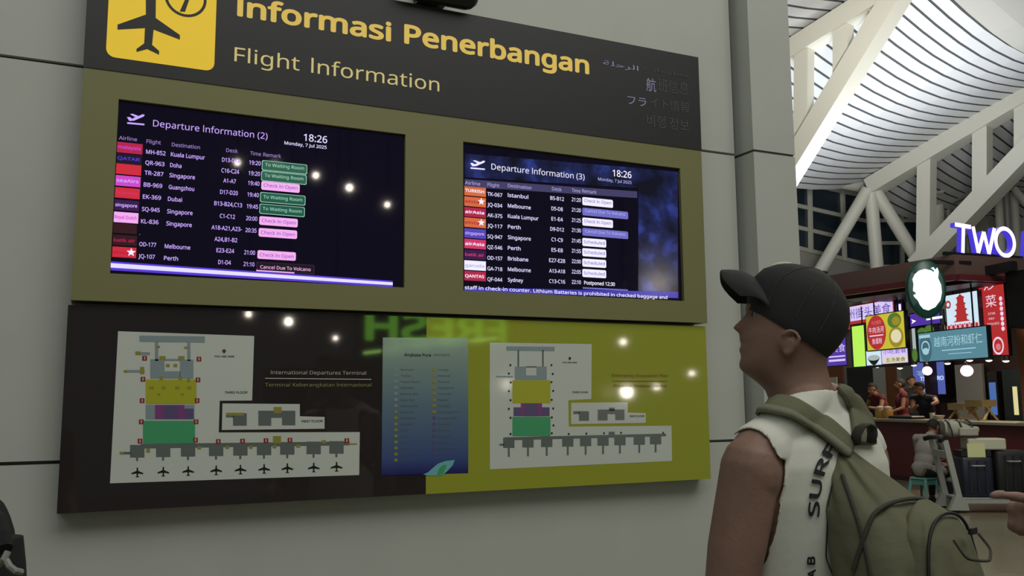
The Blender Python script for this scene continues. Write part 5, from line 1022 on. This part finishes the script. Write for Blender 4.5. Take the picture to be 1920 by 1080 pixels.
# counter goods
def on_counter(x, b, zt=1.19): P = SPl(b); return P.at(P.px(*K(x, 1060))[0], zt)
for x, lb in ((305, 'left amber glass jar on the counter by the staff in maroon'), (345, 'right amber glass jar on the counter by the staff in maroon')):
    p = on_counter(x, .30); t = thing('glass_jar', lb, 'jar', p, 'amber jars on the counter'); mb = MB('jar_amber'); mb.lathe(p, [(.085, 0), (.10, .03), (.10, .16), (.08, .20)], 18); smooth(mb.build('jar', None, t), 50); mb = MB('ceramic'); mb.lathe(p + ZZ * .20, [(.085, 0), (.085, .03), (.03, .05)], 18); mb.build('lid', None, t)
p = on_counter(440, .32); t = thing('serving_tray', 'low dark tray on the counter left of the leaning man', 'tray', p); mb = MB('frame_black'); mb.rbox(p + ZZ * .03, (.75, .34, .06), .04, FR); mb.build('tray', None, t)
p = on_counter(575, .28); t = thing('drinking_glass', 'clear tumbler on the counter in front of the leaning man', 'glass', p); mb = MB('ceramic'); mb.lathe(p, [(.04, 0), (.05, .13), (.046, .13), (.036, .01)], 16); mb.build('glass', None, t)
p = on_counter(610, .30); t = thing('rice_bowl', 'white bowl on the counter right of the tumbler', 'bowl', p); mb = MB('ceramic'); mb.lathe(p, [(.05, 0), (.06, .02), (.11, .08), (.10, .08), (.05, .025)], 18); smooth(mb.build('bowl', None, t), 50)
for x, lb, h in ((735, 'left folding wooden stand on the counter', .30), (830, 'right folding wooden stand on the counter', .36)):
    p = on_counter(x, .32); t = thing('folding_stand', lb, 'stand', p, 'folding stands on the counter'); w_ = .22
    for sx in (-1, 1):
        mb = MB('wood_light'); mb.beam(p + AX * sx * w_ - BN * .14 + ZZ * .012, p + AX * sx * w_ * .8 + BN * .12 + ZZ * h, .025, .03); mb.build('leg', None, t); mb = MB('wood_light'); mb.beam(p + AX * sx * w_ + BN * .14 + ZZ * .012, p + AX * sx * w_ * .8 - BN * .12 + ZZ * h, .025, .03); mb.build('leg', None, t)
    mb = MB('wood_light'); mb.box(p + ZZ * (h - .05), (w_ * 1.9, .30, .12), FR); mb.build('crate', None, t)
# lamps of the stall itself
for a in (.6, 3.4):
    p = sw(a, 1.6, zc - TH - .42); l = bpy.data.lights.new('stall_lamp', 'AREA'); l.size = .8; l.energy = 55; l.color = (1, .78, .58); o = bpy.data.objects.new('stall_lamp', l); COL.objects.link(o); o.location = p
p = sw(4.2, -.05, 2.3); l = bpy.data.lights.new('counter_spot', 'SPOT'); l.energy = 60; l.spot_size = 1.0; l.color = (1, .85, .6); o = bpy.data.objects.new('counter_spot', l); COL.objects.link(o); o.location = p

P = SPl(-.35); q = P.at(*P.px(*K(245, 425))); t = thing('downlight', 'amber recessed lamp glowing under the left canopy edge', 'lamp', q); mb = MB('lit_amber'); mb.ell(q, .16, .16, .035, None, 18, 6); mb.build('bulb', None, t); mb = MB('frame_black'); mb.lathe(q + ZZ * .01, [(.18, 0), (.18, .05), (.03, .06), (.03, max(.07, zc - TH - q[2]))], 18); mb.build('housing', None, t)
P = SPl(-.12); t = thing('sign_beam', 'thin pale rail above the red banner on the left of the stall', 'rail', P.at(*P.px(*K(250, 470)))); mb = MB('fascia_red'); mb.beam(P.at(*P.px(*K(60, 492))), P.at(*P.px(*K(430, 446))), .06, .07); mb.build('rail', None, t)
for x in (100, 400): a, z = P.px(*K(x, 470)); mb = MB('frame_black'); mb.box(P.at(a, (z + zc - TH) / 2, 0), (.03, .03, zc - TH - z), FR); mb.build('hanger', None, t)
# ================================================================== other people and luggage
def local(base, fwd):
    f = nrm(np.array(fwd) * (1, 1, 0)); l = np.cross(ZZ, f); b0 = np.array(base, float); return lambda a, b, z: b0 + l * a + f * b + ZZ * z
def dress(sk, j, t, shirt, pants, hair='hair_dark', sleeve=.35, shoes='shoe_dark'):
    g = lambda n: np.array(j[n], float); up = nrm(g('head') - g('neck')); hf = nrm(np.array(j['fwd'])); nz = nrm(g('neck') - g('pelvis'))
    def d_arm(p): return min(seg_d(p, g(s + 'el') * sleeve + g(s + 'sh') * (1 - sleeve), g(s + 'el')) for s in 'lr') , min(seg_d(p, g(s + 'el'), g(s + 'wr') * 1.6 - g(s + 'el') * .6) for s in 'lr')
    def d_leg(p): return min(min(seg_d(p, g(s + 'hip'), g(s + 'kn')) - .09, seg_d(p, g(s + 'kn'), g(s + 'an')) - .06) for s in 'lr')
    def kp(p, n):
        if min(np.linalg.norm(p - g(s + 'wr')) for s in 'lr') < .24: return False
        if (p - g('neck')) @ nz > .035: return False
        a1, a2 = d_arm(p)
        if a2 < .075 or a1 < .062: return False
        return (p - g('pelvis')) @ nz > -.12 and (d_leg(p) > .03 or (p - g('pelvis')) @ nz > -.02)
    def kl(p, n):
        a1, a2 = d_arm(p); return d_leg(p) < .02 and a2 > .07 and p[2] > min(g('lan')[2], g('ran')[2]) + .015
    subset_shell(sk, 'shirt', shirt, kp, .014, t, 3); subset_shell(sk, 'trousers', pants, kl, .008, t, 3); z0_ = min(g('lan')[2], g('ran')[2]); subset_shell(sk, 'shoes', shoes, lambda p, n: p[2] < z0_ + .025, .006, t, 2)
    def kh(p, n):
        d = p - g('head'); z, f = d @ up, d @ hf; return (z > .05 and (f < .055 or z > .09)) or (f < -.02 and z > -.055 and np.linalg.norm(d) < .16)
    subset_shell(sk, 'hair', hair, kh, .012, t, 2)
def person(label, base, fwd, look, shirt, pants, pose, sleeve=.35, vox=.011, group=None, k=1.0, fingers=True):
    t = thing('person', label, 'person', np.array(base), group); L = local(base, fwd); j = {n: L(*[c * k for c in q]) for n, q in pose.items()}; j['fwd'] = look; j['up'] = ZZ
    for s, sg_ in (('l', 1), ('r', -1)): j[s + 'palm'] = np.cross(ZZ, nrm(np.array(fwd) * (1, 1, 0))) * -sg_; j[s + 'thumb'] = nrm(np.array(fwd)) + ZZ * .3
    sk = skinned(figure(j, fingers=fingers, k=k), 'body', 'skin_far', vox, 3, t); dress(sk, j, t, shirt, pants, sleeve=sleeve); return t, L, j
STAND = dict(pelvis=(0, 0, .95), chest=(0, .01, 1.26), neck=(0, .0, 1.48), head=(0, .03, 1.62), lsh=(.19, 0, 1.42), rsh=(-.19, 0, 1.42), lel=(.24, .06, 1.14), rel=(-.24, .06, 1.14), lwr=(.18, .28, 1.06), rwr=(-.18, .28, 1.06), lhip=(.09, 0, .90), rhip=(-.09, 0, .90), lkn=(.10, .02, .49), rkn=(-.10, .02, .49), lan=(.10, -.02, .085), ran=(-.10, -.02, .085))
SIT = dict(pelvis=(0, 0, .53), chest=(0, .13, .83), neck=(0, .24, 1.04), head=(0, .33, 1.15), lsh=(.20, .19, .98), rsh=(-.20, .19, .98), lel=(.25, .30, .68), rel=(-.25, .30, .68), lwr=(.12, .52, .60), rwr=(-.12, .52, .60), lhip=(.09, .02, .50), rhip=(-.09, .02, .50), lkn=(.15, .44, .50), rkn=(-.15, .44, .50), lan=(.15, .40, .085), ran=(-.15, .40, .085))
def at_stall(x, y, b, h):           # floor spot of someone whose head shows at that study-picture point, b behind the counter front
    P = SPl(b); a, z = P.px(*K(x, y)); return P.at(a, .15), z
b0, z = at_stall(105, 905, 1.6, 0); person('person at the left end of the stall counter, dark hair and dark shirt', b0, -BN, -BN + AX * .5, 'cloth_black', 'cloth_black', STAND, vox=.013, k=1.08, fingers=False)
b0, z = at_stall(325, 935, 1.3, 0); person('person in a maroon shirt bending over the counter by the amber jars', b0, -BN, -BN - ZZ * .4, 'cloth_maroon', 'cloth_black', {**STAND, 'chest': (0, .10, 1.22), 'neck': (0, .20, 1.42), 'head': (0, .28, 1.54), 'lsh': (.19, .18, 1.36), 'rsh': (-.19, .18, 1.36), 'lel': (.26, .28, 1.12), 'rel': (-.26, .28, 1.12), 'lwr': (.16, .48, 1.16), 'rwr': (-.16, .48, 1.16)}, vox=.013, k=1.08, fingers=False)
b0, z = at_stall(415, 920, 1.5, 0); person('person in a dark maroon shirt standing left of the blue screen', b0, -BN - AX * .4, -BN - AX * .6, 'cloth_maroon', 'cloth_black', STAND, vox=.013, k=1.08, fingers=False)
b0, z = at_stall(462, 885, 2.4, 0); person('tallest dark clad person at the left edge of the blue screen', b0, AX, AX, 'cloth_black', 'cloth_black', STAND, vox=.013, k=1.13, fingers=False)
b0, z = at_stall(550, 925, 1.15, 0); person('person in a navy shirt leaning right over the counter before the blue screen', b0, AX * .6 - BN * .6, -AX * .2 - BN * .9 - ZZ * .3, 'cloth_navy', 'cloth_black', {**STAND, 'chest': (-.04, .16, 1.20), 'neck': (-.05, .28, 1.40), 'head': (-.10, .34, 1.53), 'lsh': (.15, .30, 1.33), 'rsh': (-.23, .20, 1.35), 'lel': (.22, .52, 1.26), 'rel': (-.24, .34, 1.12), 'lwr': (.16, .74, 1.23), 'rwr': (-.12, .52, 1.20)}, vox=.012, k=1.08, fingers=False)
# ---- seated man on the teal stool
sb = G(1752, 948); fw_ = nrm(RH * .86 + FH * .5); sb = sb + FH * .15
tS, L, j = person('person in a grey shirt sitting hunched on the teal stool, seen from behind', sb - fw_ * .12, fw_, fw_ * 1.0 - ZZ * .35, 'cloth_grey', 'cloth_navy', SIT, .95, .010)
st = thing('stool', 'teal plastic stool under the seated person in grey', 'stool', sb - fw_ * .12); Ls = local(sb - fw_ * .12, fw_)
XS = (np.cross(ZZ, fw_), fw_, ZZ)
mb = MB('teal_plastic'); mb.rbox(Ls(0, 0, .395), (.30, .30, .035), .05, XS); mb.build('seat', None, st)
for a in (-1, 1):
    for b in (-1, 1):
        mb = MB('teal_plastic'); mb.tube([Ls(a * .12, b * .12, .385), Ls(a * .17, b * .17, 0)], [.03, .022], 4); mb.build('leg', None, st)
for a, b, c_, d in ((-1, -1, 1, -1), (1, -1, 1, 1), (1, 1, -1, 1), (-1, 1, -1, -1)): mb = MB('teal_plastic'); mb.beam(Ls(a * .125, b * .125, .34), Ls(c_ * .125, d * .125, .34), .02, .07); mb.build('apron', None, st)
# ---- trolley
tb = G(1799, 962); dx = nrm(RH * .96 - FH * .10); dy = np.cross(ZZ, dx); T = lambda a, b, z: tb + dx * a + dy * b + ZZ * z; XT = (dx, dy, ZZ)
tr_ = thing('luggage_trolley', 'silver airport luggage trolley loaded with dark cases', 'trolley', tb)
for s in (0, .52):
    mb = MB('silver'); mb.beam(T(.03, s, .10), T(-.13, s, 1.0), .075, .05, dy); mb.build('upright', None, tr_)
    mb = MB('silver'); mb.prism([T(-.14, s - .05, .04), T(.12, s - .05, .04), T(.10, s - .05, .16), T(.00, s - .05, .26), T(-.05, s - .05, .24)], dy * .10); mb.build('foot', None, tr_)
    mb = MB('silver'); mb.beam(T(.05, s, .16), T(1.15, s, .16), .05, .05); mb.build('deck_rail', None, tr_)
    mb = MB('rubber'); mb.lathe(T(-.04, s - .02, .065), [(.065, 0), (.065, .04)], 18, dy); mb.build('wheel', None, tr_)
    mb = MB('rubber'); mb.lathe(T(1.0, s - .02, .065), [(.065, 0), (.065, .04)], 18, dy); mb.build('wheel', None, tr_)
mb = MB('plastic_black'); mb.tube([T(-.22, -.06, 1.0), T(-.15, 0, 1.03), T(-.13, .26, 1.04), T(-.15, .52, 1.03), T(-.22, .58, 1.0)], .035, 10); smooth(mb.build('handle', None, tr_), 60)
mb = MB('silver'); mb.box(T(.55, .26, .20), (1.1, .50, .02), XT); mb.build('deck', None, tr_)
mb = MB('silver'); mb.tube([T(1.10, .0, .2), T(1.14, .0, .60), T(1.10, .0, .78), T(1.02, .0, .80)], .022, 10); smooth(mb.build('front_guard', None, tr_), 60)
mb = MB('silver'); mb.beam(T(-.10, 0, .80), T(-.10, .52, .80), .05, .10); mb.build('cross_panel', None, tr_)
def suitcase(lb, a, b, z, w_, d_, h_, m):
    t = thing('suitcase', lb, 'suitcase', T(a, b, z)); mb = MB(m); mb.rbox(T(a, b, z + h_ / 2), (w_, d_, h_), .06, XT); smooth(mb.build('shell', None, t), 45)
    for s in (-.25, .0, .25): mb = MB(m); mb.box(T(a + s * w_, b - d_ / 2 - .004, z + h_ / 2), (.03, .016, h_ * .8), XT); mb.build('rib', None, t)
    mb = MB('silver'); mb.tube([T(a - .09, b - d_ / 2 - .0, z + h_ * .78), T(a - .08, b - d_ / 2 - .04, z + h_ * .78), T(a + .08, b - d_ / 2 - .04, z + h_ * .78), T(a + .09, b - d_ / 2, z + h_ * .78)], .010, 8); mb.build('grip', None, t); return t
suitcase('dark navy suitcase standing on the trolley beside its uprights', .30, .20, .212, .44, .34, .56, 'case_navy')
suitcase('large black suitcase at the front end of the trolley', .78, .20, .212, .46, .36, .64, 'case_black')
t = thing('box', 'white carton lying on top of the cases on the trolley', 'box', T(.48, .2, .86)); mb = MB('box_white'); mb.rbox(T(.46, .20, .945), (.52, .30, .16), .03, XT); mb.build('carton', None, t); mb = MB('case_black'); mb.box(T(.30, .20, .816), (.40, .30, .082), XT); mb.build('base_tray', None, t)
mb = MB('paper_lime'); mb.box(T(.30, .044, .86), (.24, .008, .19), XT); mb.build('paper_label', None, t)['label'] = 'pale yellow paper label'
t = thing('backpack', 'pale grey travel backpack on top of the white carton', 'backpack', T(.20, .2, 1.03)); rg = []
for q in np.linspace(0, 1, 14):
    c_ = T(-.07 + .46 * q, .22, 1.035 + .13 - .02 * q); h_ = .13 * (1 - .35 * q) * (.55 + .45 * math.sin(PI * min(1, q * 1.15 + .12))); rg.append([c_ + dy * .15 * math.copysign(abs(math.cos(s)) ** .7, math.cos(s)) * (.7 + .3 * math.sin(PI * q)) + ZZ * h_ * math.copysign(abs(math.sin(s)) ** .7, math.sin(s)) for s in np.linspace(0, 2 * PI, 24, endpoint=False)])
mb = MB('pack_grey'); mb.loft(rg); smooth(mb.build('main_bag', None, t), 70)
mb = MB('pack_grey'); mb.rbox(T(.22, .06, 1.12), (.26, .07, .12), .03, XT); mb.build('front_pocket', None, t)
for a in (.0, .15, .30): mb = MB('pack_dark'); mb.tube([T(a, .045, 1.05), T(a - .015, .035, 1.14), T(a - .03, .08, 1.24), T(a - .03, .22, 1.28)], .012, 6); mb.build('strap', None, t)
# ---- the pointing hand at the right edge and its owner
tip = U(1857, 926, 1.10); wr = tip + RH * .120 - ZZ * .040 + FH * .03
pb = CAM * (1, 1, 0) + RH * 1.16 + FH * .93
t = thing('person', 'person beyond the right edge pointing left, only the hand in view', 'person', pb); Lp = local(pb, -RH * .9 + FH * .4)
jp = {n: Lp(*q) for n, q in STAND.items()}; jp['fwd'] = -RH; jp['up'] = ZZ; body2 = MB()
for s in 'lr': pass
arm = 'l' if (jp['lsh'] - pb) @ FH < (jp['rsh'] - pb) @ FH else 'r'
arm = 'r'; jp[arm + 'wr'] = wr; sh = jp[arm + 'sh']; el = (sh + wr) / 2 - ZZ * .13 + FH * .02; jp[arm + 'el'] = el
def figure_point(j, arm):
    j2 = dict(j); mb = figure({**j2, arm + 'wr': wr, arm + 'palm': np.array((0, 0, -1.))}, None, True, False)
    d = nrm(tip - wr); hand(mb, wr, d, -ZZ * .85 - FH * .2, -FH, .55, .86, True); o = 'l' if arm == 'r' else 'r'; hand(mb, j2[o + 'wr'], j2[o + 'wr'] - j2[o + 'el'], -ZZ, FH, .4); return mb
sk2 = skinned(figure_point(jp, arm), 'body', 'skin_tan', .0045, 3, t); dress(sk2, jp, t, 'cloth_grey', 'cloth_navy')
# ---- someone in black at the lower left edge, black backpack with grey cords
pb = CAM * (1, 1, 0) + FH * 1.30 + RH * ((-300 - 960) / F_PX * 1.30)
tq, Lq, jq = person('person in black beyond the lower left edge, back to the viewer', pb, FH, FH, 'cloth_black', 'cloth_black', STAND, .9, .012, fingers=False)
bc = U(-58, 1085, 1.16); t = thing('backpack', 'black backpack with grey cords at the lower left edge', 'backpack', bc - ZZ * .3)
rg = []
for q in np.linspace(0, 1, 12):
    zz_ = bc[2] + .045 - .42 * q; k_ = math.sin(PI * min(.93, .30 + q * .62)) ** .5; rg.append([bc * (1, 1, 0) + RH * (-.055 + .105 * k_ * math.copysign(abs(math.cos(s)) ** .5, math.cos(s))) + FH * (.02 + .07 * k_ * math.copysign(abs(math.sin(s)) ** .5, math.sin(s))) + ZZ * zz_ for s in np.linspace(0, 2 * PI, 24, endpoint=False)])
mb = MB('cloth_black'); mb.loft(rg); smooth(mb.build('main_bag', None, t), 70)
mb = MB('cord_grey'); mb.tube([U(-6, 1062, 1.07), U(8, 1048, 1.065), U(15, 1034, 1.07)], .004, 8); mb.build('cord', None, t); mb = MB('cord_grey'); mb.tube([U(11, 1050, 1.066), U(18, 1062, 1.064), U(28, 1070, 1.066), U(40, 1073, 1.075)], .004, 8); mb.build('cord', None, t)
mb = MB('cloth_black'); mb.tube([U(-40, 960, 1.15), U(-8, 985, 1.12), U(2, 1010, 1.10), U(8, 1030, 1.09)], [.018, .016, .013, .010], 8); mb.build('shoulder_strap', None, t)
# ================================================================== what the glossy board and screens mirror
def mirror(u, v, yp, yback): p = PY(u, v, yp); d = ray(u, v) * (1, -1, 1); k = (yback - p[1]) / d[1]; return p + d * k
YB = -14.0
NS_ = Plane((0, YB, 0), (-1, 0, 0), (0, 0, 1))
h0, h1 = mirror(684, 636, YL, YB), mirror(950, 600, YL, YB)
kz = h0[2] - .55
t = thing('shop_kiosk', 'dark shop kiosk across the hall carrying a green neon name', 'kiosk', (h0[0] + 2, YB - 1, 0)); mb = MB('frame_black'); mb.box((h0[0] + 2.2, YB - 1.2, kz / 2), (7.5, 2.2, kz)); mb.build('body', None, t)
t = thing('neon_sign', 'green neon lettering across the hall, mirrored at the top of the map board', 'sign', (h0[0] + 1.4, YB, kz)); hc = (mirror(690, 575, YL, YB)[2] - h0[2])
mb = MB('lit_neon'); NS_.text(mb, 'FRESH', -h1[0], -h0[0], h0[2], hc, .02, .03); mb.build('letters', None, t, False)
mb = MB('lit_tube'); q = [mirror(*c_, YL, YB) for c_ in ((682, 662), (725, 657), (770, 650), (820, 643), (880, 640), (950, 632))]
for a, b in zip(q[:-1], q[1:]): mb.beam(a, b * .72 + a * .28, .05, .15, (0, 1, 0))
mb.build('underline', None, t); mb = MB('frame_black'); mb.box(((h0[0] + h1[0]) / 2, YB - .06, (kz + h0[2] + hc) / 2), (h1[0] - h0[0] + .4, .08, h0[2] + hc - kz + .1)); mb.build('backing', None, t)
rail = thing('lamp_rail', 'dark overhead rail across the hall carrying spot lamps', 'rail', (2, YB, 7.2)); mb = MB('frame_black'); mb.box((3.0, YB, 7.25), (22, .12, .12)); mb.build('rail', None, rail)
for x in (-7.9, 13.9): mb = MB('frame_black'); mb.box((x, YB, 3.6), (.16, .16, 7.2)); mb.build('mast', None, rail)
for i, (u, v, yp, r) in enumerate(((445, 305, -.083, .05), (515, 312, -.083, .06), (592, 329, -.083, .055), (655, 352, -.083, .065), (726, 384, -.083, .05), (1232, 533, -.083, .13), (1215, 482, -.083, .04), (1175, 735, YL, .13), (1168, 641, YL, .06), (950, 721, YL, .055), (1231, 726, YL, .055), (1297, 700, YL, .05), (541, 603, YL, .075), (466, 589, YL, .05), (629, 634, YL, .04))):
    p = mirror(u, v, yp, YB + .3); t = thing('spot_lamp', 'bright spot lamp hung in the hall opposite the sign', 'lamp', p, 'spot lamps opposite the sign'); mb = MB('lit_bulb'); mb.ell(p, r, r, r, None, 12, 8); mb.build('bulb', None, t)
    mb = MB('frame_black'); mb.tube([p + ZZ * r * .9, (p[0], p[1], 7.2), (p[0], YB, 7.2)], .012, 6); mb.build('drop_rod', None, t)
